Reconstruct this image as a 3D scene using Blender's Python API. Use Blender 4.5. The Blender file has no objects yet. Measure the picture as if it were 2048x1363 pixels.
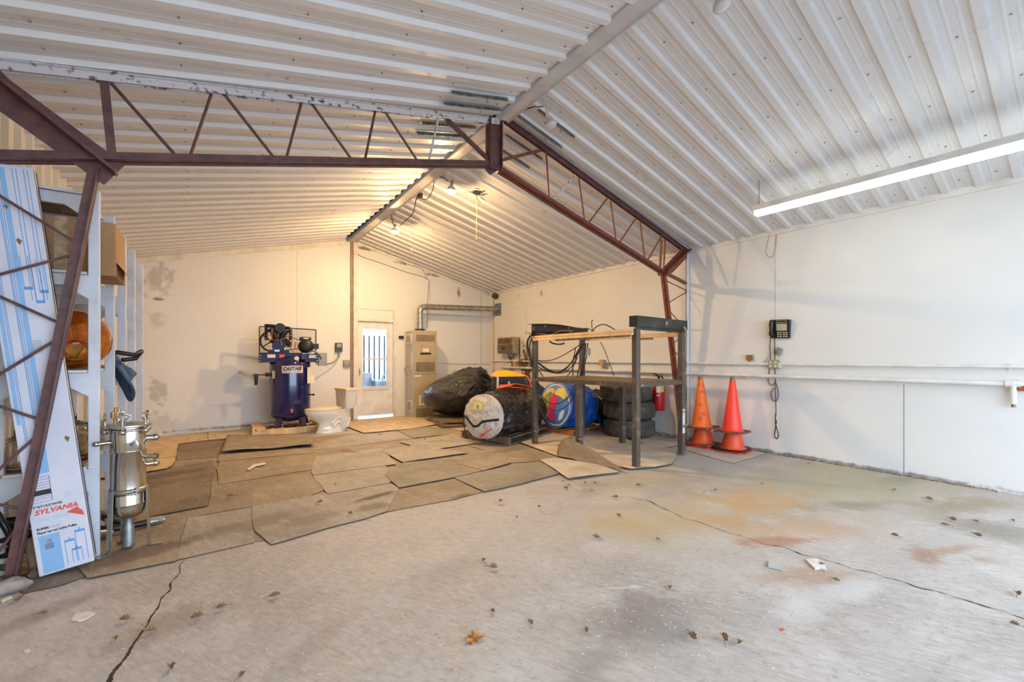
import bpy, bmesh, math, random
from mathutils import Vector, Matrix, Euler, noise
PI = math.pi
random.seed(7)
S = bpy.context.scene
C = bpy.context.collection

# ------------------------------------------------------------------ camera
FPX, YAW, HZ, EYE = 860.3, .6298, 714.6, 1.3
cd = bpy.data.cameras.new('camera'); cam = bpy.data.objects.new('camera', cd); C.objects.link(cam)
cd.sensor_width = 36; cd.lens = FPX/2048*36; cd.shift_y = (HZ-681.5)/2048; cd.clip_start = .02
cam.location = (0, 0, EYE); cam.rotation_euler = (PI/2, 0, -YAW)
S.camera = cam
S.view_settings.view_transform = 'Standard'; S.view_settings.look = 'None'
S.view_settings.gamma = 1; S.view_settings.use_curve_mapping = False
S.view_settings.exposure = 0.0
S.cycles.use_denoising = True
S.cycles.max_bounces = 10; S.cycles.diffuse_bounces = 5; S.cycles.glossy_bounces = 4
S.cycles.transmission_bounces = 8; S.cycles.transparent_max_bounces = 12
S.cycles.sample_clamp_indirect = 4; S.cycles.caustics_reflective = False; S.cycles.caustics_refractive = False

def lin(c):
    return tuple(((v/255)/12.92 if v/255 <= .04045 else ((v/255+.055)/1.055)**2.4) for v in c)
def rgba(c): return (*lin(c), 1)

# ------------------------------------------------------------------ light of the place
DAY = 6.3         # overcast daylight outside
TUBE = 12.5       # fluorescent tubes
BULB = 3000.0     # incandescent bulbs
w = bpy.data.worlds.new('overcast'); S.world = w; w.use_nodes = True
bg = w.node_tree.nodes['Background']; bg.inputs[0].default_value = (.78, .965, 1.19, 1); bg.inputs[1].default_value = DAY
pl = bpy.data.lights.new('garage_door_portal', 'AREA'); pl.shape = 'RECTANGLE'; pl.size = 6.9; pl.size_y = 2.85
pl.cycles.is_portal = True
po = bpy.data.objects.new('garage_door_portal', pl); C.objects.link(po); po.location = (2.63, -1.69, 1.42); po.rotation_euler = (PI/2, 0, PI)

# ------------------------------------------------------------------ the place's measures
XL, XR, YB, YF = -1.03, 6.29, 9.65, -1.7
XM, ZM, P = 2.73, 3.895, .245
_s, _c = math.sin(YAW), math.cos(YAW)
def zf(y): return 0 if y < 3.5 else -.066*(y-3.5)/6.15       # the slab falls a little towards the back
def ray(u, v):
    a = (u-1024)/FPX; b = (HZ-v)/FPX
    return Vector((_s+_c*a, _c-_s*a, b))
def atz(u, v, z=0): d = ray(u, v); t = (z-EYE)/d.z; return Vector((d.x*t, d.y*t, z))
def fl(u, v, up=0):
    z = 0
    for _ in range(15): z = zf(atz(u, v, z+up).y)
    return atz(u, v, z+up)
def atx(u, v, x): d = ray(u, v); t = x/d.x; return Vector((x, d.y*t, EYE+d.z*t))
def aty(u, v, y): d = ray(u, v); t = y/d.y; return Vector((d.x*t, y, EYE+d.z*t))
def zl(x): return ZM-P*(XM-x)
def zr(x): return ZM-P*(x-XM)

# ------------------------------------------------------------------ materials
class NT:
    def __init__(s, name):
        s.m = bpy.data.materials.new(name); s.m.use_nodes = True
        s.t = s.m.node_tree; s.n = s.t.nodes; s.l = s.t.links
        s.b = s.n['Principled BSDF']
    def node(s, t, **k):
        n = s.n.new(t)
        for a, v in k.items(): setattr(n, a, v)
        return n
    def link(s, a, b): s.l.new(a, b)
    def coord(s, world=False):
        if world: return s.node('ShaderNodeNewGeometry').outputs['Position']
        return s.node('ShaderNodeTexCoord').outputs['Object']
    def noise(s, vec, scale, detail=4, rough=.55, dist=0):
        n = s.node('ShaderNodeTexNoise'); n.inputs['Scale'].default_value = scale; n.inputs['Detail'].default_value = detail
        n.inputs['Roughness'].default_value = rough; n.inputs['Distortion'].default_value = dist
        s.link(vec, n.inputs['Vector']); return n.outputs['Fac']
    def ramp(s, fac, a, b, lo=0., hi=1.):
        r = s.node('ShaderNodeMapRange', interpolation_type='SMOOTHSTEP'); r.inputs[1].default_value = a; r.inputs[2].default_value = b
        r.inputs[3].default_value = lo; r.inputs[4].default_value = hi; s.link(fac, r.inputs[0]); return r.outputs[0]
    def mix(s, fac, a, b, mode='MIX'):
        m = s.node('ShaderNodeMix', data_type='RGBA', blend_type=mode)
        for i, v in ((0, fac), (6, a), (7, b)):
            if isinstance(v, bpy.types.NodeSocket): s.link(v, m.inputs[i])
            elif i: m.inputs[i].default_value = rgba(v)
            else: m.inputs[i].default_value = v
        return m.outputs[2]
    def math(s, op, a, b=0.):
        m = s.node('ShaderNodeMath', operation=op)
        for i, v in ((0, a), (1, b)):
            if isinstance(v, bpy.types.NodeSocket): s.link(v, m.inputs[i])
            else: m.inputs[i].default_value = v
        return m.outputs[0]
    def stretch(s, vec, sc, loc=(0, 0, 0), rot=(0, 0, 0), kind='TEXTURE'):
        m = s.node('ShaderNodeMapping', vector_type=kind); m.inputs['Location'].default_value = loc
        m.inputs['Rotation'].default_value = rot; m.inputs['Scale'].default_value = sc; s.link(vec, m.inputs[0]); return m.outputs[0]
    def blob(s, vec, wob, loc, rad, rot, strength, soft=.6, wobamt=.9):
        v = s.stretch(vec, rad, loc, (0, 0, rot) if not isinstance(rot, tuple) else rot)
        ln = s.node('ShaderNodeVectorMath', operation='LENGTH'); s.link(v, ln.inputs[0])
        d = s.math('ADD', ln.outputs['Value'], s.math('MULTIPLY', s.math('SUBTRACT', wob, .5), wobamt*2))
        return s.ramp(d, 1-soft, 1, strength, 0)
    def bump(s, h, strength=.3, dist=.01):
        b = s.node('ShaderNodeBump'); b.inputs['Strength'].default_value = strength; b.inputs['Distance'].default_value = dist
        s.link(h, b.inputs['Height']); s.link(b.outputs[0], s.b.inputs['Normal'])
    def setv(s, **k):
        for a, v in k.items(): s.b.inputs[a.replace('_', ' ')].default_value = v
    def col(s, o): s.link(o, s.b.inputs['Base Color'])

def pm(name, c1, c2=None, scale=6, rough=.5, metal=0., bump=0., bscale=60, lo=.35, hi=.7, st=(1, 1, 1), **k):
    t = NT(name); t.setv(Roughness=rough, Metallic=metal)
    co = t.coord()
    if st != (1, 1, 1): co = t.stretch(co, st)
    c2 = c2 or tuple(v*.9 for v in c1)
    t.col(t.mix(t.ramp(t.noise(co, scale), lo, hi), c1, c2))
    if bump: t.bump(t.noise(co, bscale, 3), bump, .005)
    for a, v in k.items():
        t.b.inputs[a.replace('_', ' ')].default_value = v
    return t.m
def emit(name, col, strength):
    t = NT(name); t.setv(Roughness=.4); t.b.inputs['Base Color'].default_value = (1, 1, 1, 1)
    t.b.inputs['Emission Color'].default_value = (*col, 1); t.b.inputs['Emission Strength'].default_value = strength
    return t.m

M = {}
def wall_paint(name, base, dirt, spots=()):
    t = NT(name); g = t.coord(True)
    n1 = t.noise(g, 1.1, 5); n2 = t.noise(g, 9, 6); n3 = t.noise(g, 45, 4)
    c = t.mix(t.ramp(n1, .35, .75, 0, .35), base, tuple(v*.93 for v in base))
    sc = t.noise(t.stretch(g, (1, .25, .02)), 6, 5, .7)
    c = t.mix(t.ramp(sc, .66, .74, 0, .16), c, dirt)
    for (loc, rad, colr, k, soft, wb) in spots:
        c = t.mix(t.blob(g, n2, loc, rad, (0, 0, 0), k, soft, wb), c, colr)
    t.col(c); t.setv(Roughness=.55)
    t.bump(t.math('ADD', n3, t.math('MULTIPLY', n2, 1.5)), .25, .006)
    return t.m

RUST = (120, 62, 30); MOLD = (112, 98, 80)
M['wall'] = wall_paint('painted_board', (222, 220, 216), (150, 150, 150), [
    ((-.57, 9.65, 2.68), (.26, .5, .36), MOLD, .38, .8, 1.6), ((-.57, 9.65, 2.31), (.12, .4, .035), RUST, .8, .7, .8),
    ((-.60, 9.65, 1.95), (.15, .5, .2), MOLD, .25, .9, 1.6), ((-.57, 9.65, .72), (.17, .5, .28), MOLD, .4, .8, 1.6),
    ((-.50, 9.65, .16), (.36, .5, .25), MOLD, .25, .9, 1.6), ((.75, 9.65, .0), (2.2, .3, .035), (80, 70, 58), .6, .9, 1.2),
    ((5.35, 9.65, 2.92), (.07, .3, .17), (128, 84, 52), .8, .8, 1.2), ((3.1, 9.65, 3.72), (.5, .3, .05), (80, 50, 35), .8, .8, 1.4),
    ((4.1, 9.65, 3.52), (.5, .3, .05), (80, 50, 35), .9, .8, 1.4), ((4.9, 9.65, 3.33), (.7, .3, .05), (90, 55, 35), .8, .8, 1.4),
    ((6.29, 8.66, 1.12), (.5, .14, .5), (120, 66, 34), .75, .7, 1.7), ((6.29, 8.05, .95), (.5, .22, .7), (88, 40, 22), .95, .55, 1.6),
    ((6.29, 8.38, 1.12), (.5, .6, .09), (112, 60, 32), .6, .8, 1.6), ((6.29, 7.8, 1.3), (.5, .2, .35), (110, 70, 45), .6, .8, 1.7),
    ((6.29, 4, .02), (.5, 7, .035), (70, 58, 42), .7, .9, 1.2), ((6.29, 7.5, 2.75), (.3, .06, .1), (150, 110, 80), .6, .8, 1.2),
])
def metal_sheet(name, base, worn):
    t = NT(name); g = t.coord(True)
    c = t.mix(t.ramp(t.noise(t.stretch(g, (1, .12, 1)), 1.6, 5), .4, .75, 0, .3), base, worn)
    c = t.mix(t.ramp(t.noise(t.stretch(g, (1, .15, 1)), 9, 6, .7), .64, .85, 0, .3), c, (160, 144, 116))
    t.col(c); t.setv(Roughness=.34, Metallic=0.0); t.b.inputs['Specular IOR Level'].default_value = .6
    t.link(t.ramp(t.noise(g, 5, 4), .3, .7, .27, .42), t.b.inputs['Roughness'])
    return t.m
M['sheet'] = metal_sheet('white_liner_sheet', (218, 216, 216), (204, 199, 190))
M['sheetw'] = metal_sheet('white_wall_sheet', (214, 206, 192), (196, 184, 160))

def floor_mat():
    t = NT('stained_concrete'); g = t.coord(True)
    n1 = t.noise(g, .55, 6, .6); n2 = t.noise(g, 3.2, 7, .65); n3 = t.noise(g, 24, 5, .7); n4 = t.noise(t.stretch(g, (.25, 1.6, 1), (0, 0, 0), (0, 0, .5)), 6, 5, .65)
    c = t.mix(t.ramp(n1, .35, .68), (184, 177, 170), (160, 152, 145))
    c = t.mix(t.ramp(n2, .42, .72, 0, .55), c, (202, 195, 188))
    c = t.mix(t.ramp(n4, .5, .75, 0, .45), c, (144, 136, 129))
    c = t.mix(t.ramp(n3, .5, .75, 0, .5), c, (124, 113, 104))
    n5 = t.noise(t.stretch(g, (.3, 1.4, 1), (0, 0, 0), (0, 0, .45)), 16, 6, .75); c = t.mix(t.ramp(n5, .48, .68, 0, .55), c, (206, 196, 184)); c = t.mix(t.ramp(n5, .5, .3, 0, .35), c, (140, 126, 112))
    wob = t.math('ADD', t.math('MULTIPLY', n2, .65), t.math('MULTIPLY', t.noise(t.stretch(g, (.5, 1.3, 1), (0, 0, 0), (0, 0, .4)), 11, 5, .7), .35))
    def B(u, v, ru, rv, rot, colr, k, soft=.7, wb=.9):
        nonlocal c
        p = fl(u, v); c = t.mix(t.blob(g, wob, (p.x, p.y, 0), (ru, rv, 9), rot, k, soft, wb), c, colr)
    B(1680, 960, 2.6, 1.2, -.2, (176, 164, 128), .75, .9); B(1350, 1040, 1.5, .7, -.3, (186, 170, 136), .6, .9)        # greenish cast of the tube light, painted into the floor by the right wall
    B(1500, 1000, .95, .42, -.45, (196, 152, 100), .6, .9, 1.3)
    B(1600, 1060, .9, .3, -.55, (190, 146, 100), .5, .9, 1.3)
    B(1420, 1040, .5, .22, -.6, (190, 150, 100), .5, .8)
    B(1250, 1040, .5, .5, 0, (190, 168, 120), .5, .9)
    B(1300, 950, 1.2, .5, 0, (186, 170, 134), .5, .9)
    B(1560, 1080, .5, .10, -.5, (164, 100, 62), .55, .8, 1.5)
    B(1850, 1110, .28, .12, .4, (150, 108, 80), .6, .8, 1.4)
    B(1900, 1100, .42, .07, -.35, (158, 116, 86), .55, .8, 1.5)
    B(1960, 1120, .2, .1, -.3, (150, 108, 74), .45, .8, 1.5)
    B(1700, 1010, .7, .18, -.5, (120, 116, 100), .5, .8)
    B(1990, 1060, .4, .4, 0, (112, 100, 80), .5, .9)
    B(1930, 1010, .7, .25, -.4, (140, 118, 72), .55, .8)
    B(1800, 960, .5, .2, -.2, (128, 124, 106), .4, .8)
    B(1600, 1150, .5, .16, -.5, (166, 128, 92), .5, .8)
    B(1700, 1180, .35, .12, -.2, (205, 202, 200), .6, .8)
    B(1600, 1210, .3, .14, .1, (208, 206, 206), .5, .8)
    B(1280, 1230, .36, .26, .3, (120, 108, 104), .62, .8)
    B(1180, 1330, .5, .13, .2, (126, 114, 110), .45, .9)
    B(1350, 1260, .2, .1, .3, (140, 140, 142), .5, .8)
    B(900, 1140, .5, .2, .2, (140, 128, 120), .35, .9)
    B(1240, 1175, .12, .010, -.62, (222, 218, 214), .6, .7, .25)
    B(1270, 1173, .05, .03, -.6, (220, 216, 212), .5, .7, .8)
    B(80, 1230, .4, .12, .5, (128, 112, 98), .5, .8)
    B(300, 1260, .3, .16, .5, (140, 122, 106), .45, .8)
    B(620, 1290, .4, .1, .6, (140, 130, 124), .4, .8)
    B(1240, 990, .45, .3, 0, (206, 190, 160), .5, .9)
    B(40, 1150, .5, .18, .2, (78, 68, 60), .6, .8)
    t.col(c)
    t.link(t.ramp(n2, .3, .7, .45, .8), t.b.inputs['Roughness'])
    t.bump(t.math('ADD', t.math('MULTIPLY', n3, .6), n4), .35, .008)
    return t.m
M['floor'] = floor_mat()
M['white'] = pm('white_paint', (226, 224, 220), (206, 203, 196), 4, .5, bump=.1)
M['trimw'] = pm('cream_trim_paint', (224, 218, 206), (206, 196, 180), 5, .5, bump=.1)
M['beam'] = pm('grey_white_beam_paint', (200, 198, 200), (182, 178, 178), 3, .38)
M['black'] = pm('black_plastic', (20, 20, 22), (32, 31, 31), 8, .4)
M['dark'] = pm('dark_gap', (28, 22, 20), (40, 34, 30), 8, .8)
M['primer'] = pm('red_oxide_steel', (106, 68, 66), (78, 52, 54), 14, .5, 0, .2, 80)
M['primerR'] = pm('red_brown_steel', (134, 72, 56), (108, 60, 50), 14, .5, 0, .2, 80)
M['oversp'] = pm('white_oversprayed_steel', (206, 202, 204), (120, 78, 74), 22, .45, lo=.55, hi=.66)
M['galv'] = pm('galvanised_steel', (178, 178, 172), (140, 142, 140), 12, .32, .75)
M['galvd'] = pm('dull_galvanised_steel', (150, 156, 156), (110, 116, 118), 18, .45, .6)
M['chrome'] = pm('polished_stainless', (206, 202, 194), (190, 186, 178), 3, .13, 1.0)
M['brushed'] = pm('brushed_stainless', (186, 184, 174), (160, 158, 150), 5, .3, .9)
M['brass'] = pm('brass', (190, 150, 80), (150, 112, 60), 10, .35, .8)
M['copper'] = pm('copper', (190, 110, 70), (150, 84, 50), 10, .3, .8)
M['navy'] = pm('navy_enamel', (18, 26, 84), (14, 20, 66), 2, .14, 0, Coat_Weight=.6)
M['navym'] = pm('navy_sheet_metal', (20, 30, 92), (16, 24, 74), 2, .55)
M['castblk'] = pm('black_cast_iron', (26, 26, 28), (40, 39, 40), 20, .45, .2, .2, 60)
M['wood'] = pm('raw_pine', (222, 190, 144), (200, 162, 112), 3, .6, 0, .15, 40, st=(.15, 1, 1))
M['woodd'] = pm('weathered_wood', (138, 116, 92), (98, 80, 64), 4, .75, 0, .3, 40, st=(.2, 1, 1))
M['woodo'] = pm('orange_stained_wood', (176, 112, 62), (140, 84, 46), 4, .7, 0, .3, 40, st=(.2, 1, 1))
M['ply'] = pm('light_plywood', (206, 182, 146), (184, 156, 118), 2.5, .65, 0, .1, 40, st=(.3, 1, 1))
M['plyw'] = pm('pale_dusty_board', (206, 194, 176), (178, 160, 138), 2.5, .75, 0, .15, 40)
M['card'] = pm('brown_cardboard', (176, 136, 96), (158, 118, 80), 2.5, .8)
M['ceram'] = pm('white_porcelain', (226, 222, 214), (220, 214, 204), 2, .1, 0, Coat_Weight=.5)
M['seat'] = pm('cream_plastic_seat', (226, 206, 172), (216, 196, 160), 3, .25)
M['tan'] = pm('beige_heater_enamel', (176, 160, 128), (164, 148, 116), 2, .4)
M['tanlt'] = pm('grey_heater_side', (186, 184, 176), (170, 168, 160), 2, .38, .3)
M['brown'] = pm('brown_grille', (96, 80, 62), (72, 58, 44), 8, .5)
M['rubber'] = pm('dusty_tyre_rubber', (66, 60, 55), (98, 90, 80), 7, .85, 0, .4, 50)
M['orange'] = pm('orange_cone_plastic', (236, 84, 34), (206, 66, 36), 5, .5, 0, .1, 30)
M['orangeold'] = pm('worn_orange_cone', (240, 110, 44), (150, 74, 40), 9, .6, 0, .2, 40, lo=.5, hi=.72)
M['red'] = pm('red_plastic', (214, 46, 34), (186, 44, 36), 5, .5)
M['conebase'] = pm('dirty_cone_base', (134, 84, 62), (96, 62, 50), 9, .8, 0, .3, 40)
M['basetan'] = pm('dirty_tan_tip', (176, 138, 84), (120, 90, 56), 20, .8)
M['steel'] = pm('mill_scale_steel', (92, 84, 76), (140, 122, 106), 9, .42, .35, .2, 50, lo=.5, hi=.8)
M['steeld'] = pm('dark_painted_channel', (48, 50, 46), (84, 76, 62), 5, .38, .3, lo=.45, hi=.8)
M['rustpl'] = pm('rusty_steel_plate', (126, 98, 70), (92, 70, 52), 5, .5, .3, .2, 40)
M['cable'] = pm('black_cable', (40, 36, 34), (56, 50, 46), 10, .5)
M['phone'] = pm('black_phone_plastic', (28, 26, 25), (38, 35, 33), 10, .3)
M['ivory'] = pm('ivory_keys', (206, 196, 160), (190, 178, 140), 40, .5)
M['extred'] = pm('extinguisher_red', (196, 26, 34), (170, 22, 30), 4, .25)
M['yellow'] = pm('yellow_plastic', (236, 178, 40), (220, 160, 36), 4, .4)
M['yellowp'] = pm('yellow_paper', (226, 208, 70), (200, 190, 90), 30, .7)
M['paper'] = pm('white_paper', (222, 214, 204), (206, 196, 184), 8, .8)
M['cordor'] = pm('orange_cord', (224, 96, 48), (200, 84, 40), 10, .5)
M['conduit'] = pm('brown_pvc_conduit', (152, 126, 106), (124, 100, 84), 6, .5)
M['boxgrey'] = pm('grey_metal_box', (150, 148, 138), (130, 128, 120), 6, .45, .2)
M['boxtan'] = pm('stained_tan_box', (196, 168, 132), (160, 128, 92), 20, .6)
M['acbrown'] = pm('brown_heater_plastic', (112, 96, 76), (90, 76, 60), 8, .5)
M['aclight'] = pm('aged_tan_plastic', (168, 148, 118), (140, 120, 92), 8, .5)
M['leaf'] = pm('dry_leaf', (146, 116, 86), (108, 84, 62), 30, .8)
M['leafor'] = pm('orange_dry_leaf', (186, 122, 62), (150, 92, 48), 30, .8)
M['chip'] = pm('pale_chip', (224, 216, 206), (206, 196, 184), 30, .8)
M['shelfp'] = pm('white_shelf_paint', (212, 214, 222), (196, 196, 200), 5, .45, bump=.1)
M['shelfb'] = pm('raw_shelf_underside', (150, 138, 120), (110, 98, 82), 7, .7)
M['boxw'] = pm('white_printed_card', (214, 214, 226), (202, 202, 214), 3, .5)
M['sky'] = pm('sky_blue_print', (140, 184, 226), (130, 174, 218), 3, .5)
M['skyd'] = pm('strong_blue_print', (96, 158, 218), (90, 150, 210), 3, .5)
M['prtred'] = pm('red_print', (222, 84, 62), (214, 78, 58), 3, .5)
M['prtblk'] = pm('black_print', (30, 30, 34), (36, 36, 40), 3, .5)
M['prtgry'] = pm('grey_print', (160, 164, 176), (150, 154, 166), 3, .5)
M['prtlb'] = pm('pale_blue_print', (176, 200, 232), (170, 194, 228), 3, .5)
M['bluefab'] = pm('bright_blue_vinyl', (24, 92, 190), (16, 60, 140), 5, .35, 0, .4, 12)
M['navyfab'] = pm('navy_fabric', (26, 34, 84), (18, 24, 60), 6, .6, 0, .4, 20)
M['blueden'] = pm('blue_denim_fabric', (60, 92, 124), (34, 54, 84), 6, .7, 0, .4, 20)
M['bark'] = pm('pale_bark', (150, 124, 100), (98, 78, 64), 14, .85, 0, .6, 40)
def plastic_bag(name, c1, c2):
    t = NT(name); co = t.coord(); n = t.noise(co, 3.0, 4, .5, 1.2); n2 = t.noise(t.stretch(co, (1, .3, 1)), 9, 4, .6, .8)
    t.col(t.mix(t.ramp(n, .4, .7), c1, c2)); t.setv(Roughness=.14); t.b.inputs['Coat Weight'].default_value = .4; t.bump(t.math('ADD', t.math('MULTIPLY', n, 2.), n2), .7, .05)
    return t.m
M['bagblk'] = plastic_bag('black_plastic_film', (22, 20, 20), (44, 38, 36))
M['bagwht'] = plastic_bag('white_tarpaulin', (214, 206, 196), (190, 180, 170)); M['bagwht'].node_tree.nodes['Principled BSDF'].inputs['Roughness'].default_value = .6
def glass(name, col, alpha, rough=.03):
    t = NT(name); n = t.n
    tr = t.node('ShaderNodeBsdfTransparent'); tr.inputs[0].default_value = (*col, 1)
    gl = t.node('ShaderNodeBsdfGlossy'); gl.inputs['Roughness'].default_value = rough
    fr = t.node('ShaderNodeFresnel'); fr.inputs[0].default_value = 1.45
    mx = t.node('ShaderNodeMixShader'); t.link(t.math('ADD', fr.outputs[0], alpha), mx.inputs[0]); t.link(tr.outputs[0], mx.inputs[1]); t.link(gl.outputs[0], mx.inputs[2])
    t.link(mx.outputs[0], n['Material Output'].inputs[0]); return t.m
M['glass'] = glass('clear_glass', (.94, .96, .97), .0)
M['clearpl'] = glass('clear_plastic', (.90, .88, .84), .06, .1)
def amber():
    t = NT('amber_glass'); co = t.coord()
    t.col(t.mix(t.ramp(t.noise(co, 5, 3, .5, 1.5), .3, .7), (236, 150, 50), (196, 96, 26)))
    t.setv(Roughness=.04, IOR=1.3); t.b.inputs['Transmission Weight'].default_value = .85; t.b.inputs['Coat Weight'].default_value = .6
    return t.m
M['amber'] = amber()
M['tube'] = emit('lit_fluorescent_tube', (.93, 1.0, .93), TUBE)
M['bulb'] = emit('lit_bulb_glass', (1.0, .65, .30), BULB)
M['frost'] = pm('frosted_bulb_glass', (214, 208, 202), (200, 194, 190), 6, .2)
def mat_rub(name, c1, c2, c3):
    t = NT(name); g = t.coord(True); n1 = t.noise(g, 1.6, 6, .65); n2 = t.noise(t.stretch(g, (.6, 2.2, 1), (0, 0, 0), (0, 0, .2)), 5, 6, .7); n3 = t.noise(g, 30, 4, .7)
    n4 = t.noise(t.stretch(g, (.35, 1.6, 1), (0, 0, 0), (0, 0, .15)), 14, 6, .75)
    c = t.mix(t.ramp(n1, .35, .7), c1, c2); c = t.mix(t.ramp(n2, .5, .72, 0, .75), c, c3); c = t.mix(t.ramp(n4, .52, .7, 0, .5), c, tuple(v*.68 for v in c1)); c = t.mix(t.ramp(n4, .46, .3, 0, .5), c, tuple(min(255, v*1.14) for v in c3)); c = t.mix(t.ramp(n3, .56, .75, 0, .5), c, tuple(v*.62 for v in c1))
    wb = t.math('ADD', t.math('MULTIPLY', n2, .5), t.math('MULTIPLY', n4, .5))
    for u, v, ru, rv, rot, colr, k in ((752, 994, .26, .075, .25, (86, 60, 36), .85), (925, 992, .16, .06, .1, (112, 82, 50), .8), (695, 903, .12, .3, .2, (118, 84, 54), .65), (1010, 903, .35, .14, .1, (112, 88, 62), .6), (870, 884, .2, .1, .1, (128, 100, 74), .5), (745, 1015, .2, .12, .1, (96, 84, 72), .6), (560, 905, .2, .1, .1, (120, 92, 60), .5), (340, 950, .5, .18, .3, (84, 66, 50), .7), (280, 1110, .45, .14, .3, (92, 76, 60), .7), (520, 1045, .5, .2, .2, (104, 88, 72), .5), (620, 1040, .3, .16, .1, (100, 88, 76), .45)):
        p = fl(u, v); c = t.mix(t.blob(g, wb, (p.x, p.y, 0), (ru, rv, 9), rot, k, .6, 1.3), c, colr)
    t.col(c); t.setv(Roughness=.7); t.bump(n3, .3, .004); return t.m
M['mat0'] = mat_rub('worn_brown_rubber_a', (158, 143, 124), (132, 117, 98), (174, 161, 144))
M['mat1'] = mat_rub('worn_grey_rubber_b', (168, 159, 148), (146, 137, 126), (184, 176, 166))
M['mat2'] = mat_rub('worn_dark_rubber_c', (134, 118, 98), (108, 93, 76), (152, 136, 114))
M['mat3'] = mat_rub('worn_olive_rubber_d', (152, 144, 128), (128, 120, 104), (166, 158, 142))
M['matedge'] = pm('mat_edge', (52, 44, 38), (66, 56, 48), 12, .8)
M['cream'] = pm('cream_cloth_sheet', (212, 196, 174), (190, 172, 148), 3, .8, 0, .3, 14)
M['snow'] = pm('wet_grey_yard', (150, 150, 152), (130, 130, 132), 2, .8)
M['fence'] = pm('pale_grey_fence', (206, 208, 210), (190, 194, 198), 2, .6)
M['crackline'] = pm('crack_dirt', (46, 38, 33), (66, 54, 46), 30, .9)  # dark brown of the floor cracks and the carton seam
M['dim'] = pm('grey_machine', (140, 150, 160), (80, 90, 100), 6, .6)
M['artpink'] = pm('pink_paint', (212, 60, 100), (190, 50, 90), 6, .5)
M['artyel'] = pm('yellow_paint', (226, 200, 90), (200, 180, 90), 6, .5)
M['artsky'] = pm('sky_paint', (84, 130, 200), (60, 100, 180), 6, .5)
M['artgrn'] = pm('olive_paint', (150, 160, 80), (120, 140, 80), 6, .5)
M['artwht'] = pm('white_swirl_paint', (206, 216, 220), (190, 200, 206), 6, .5)

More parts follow.
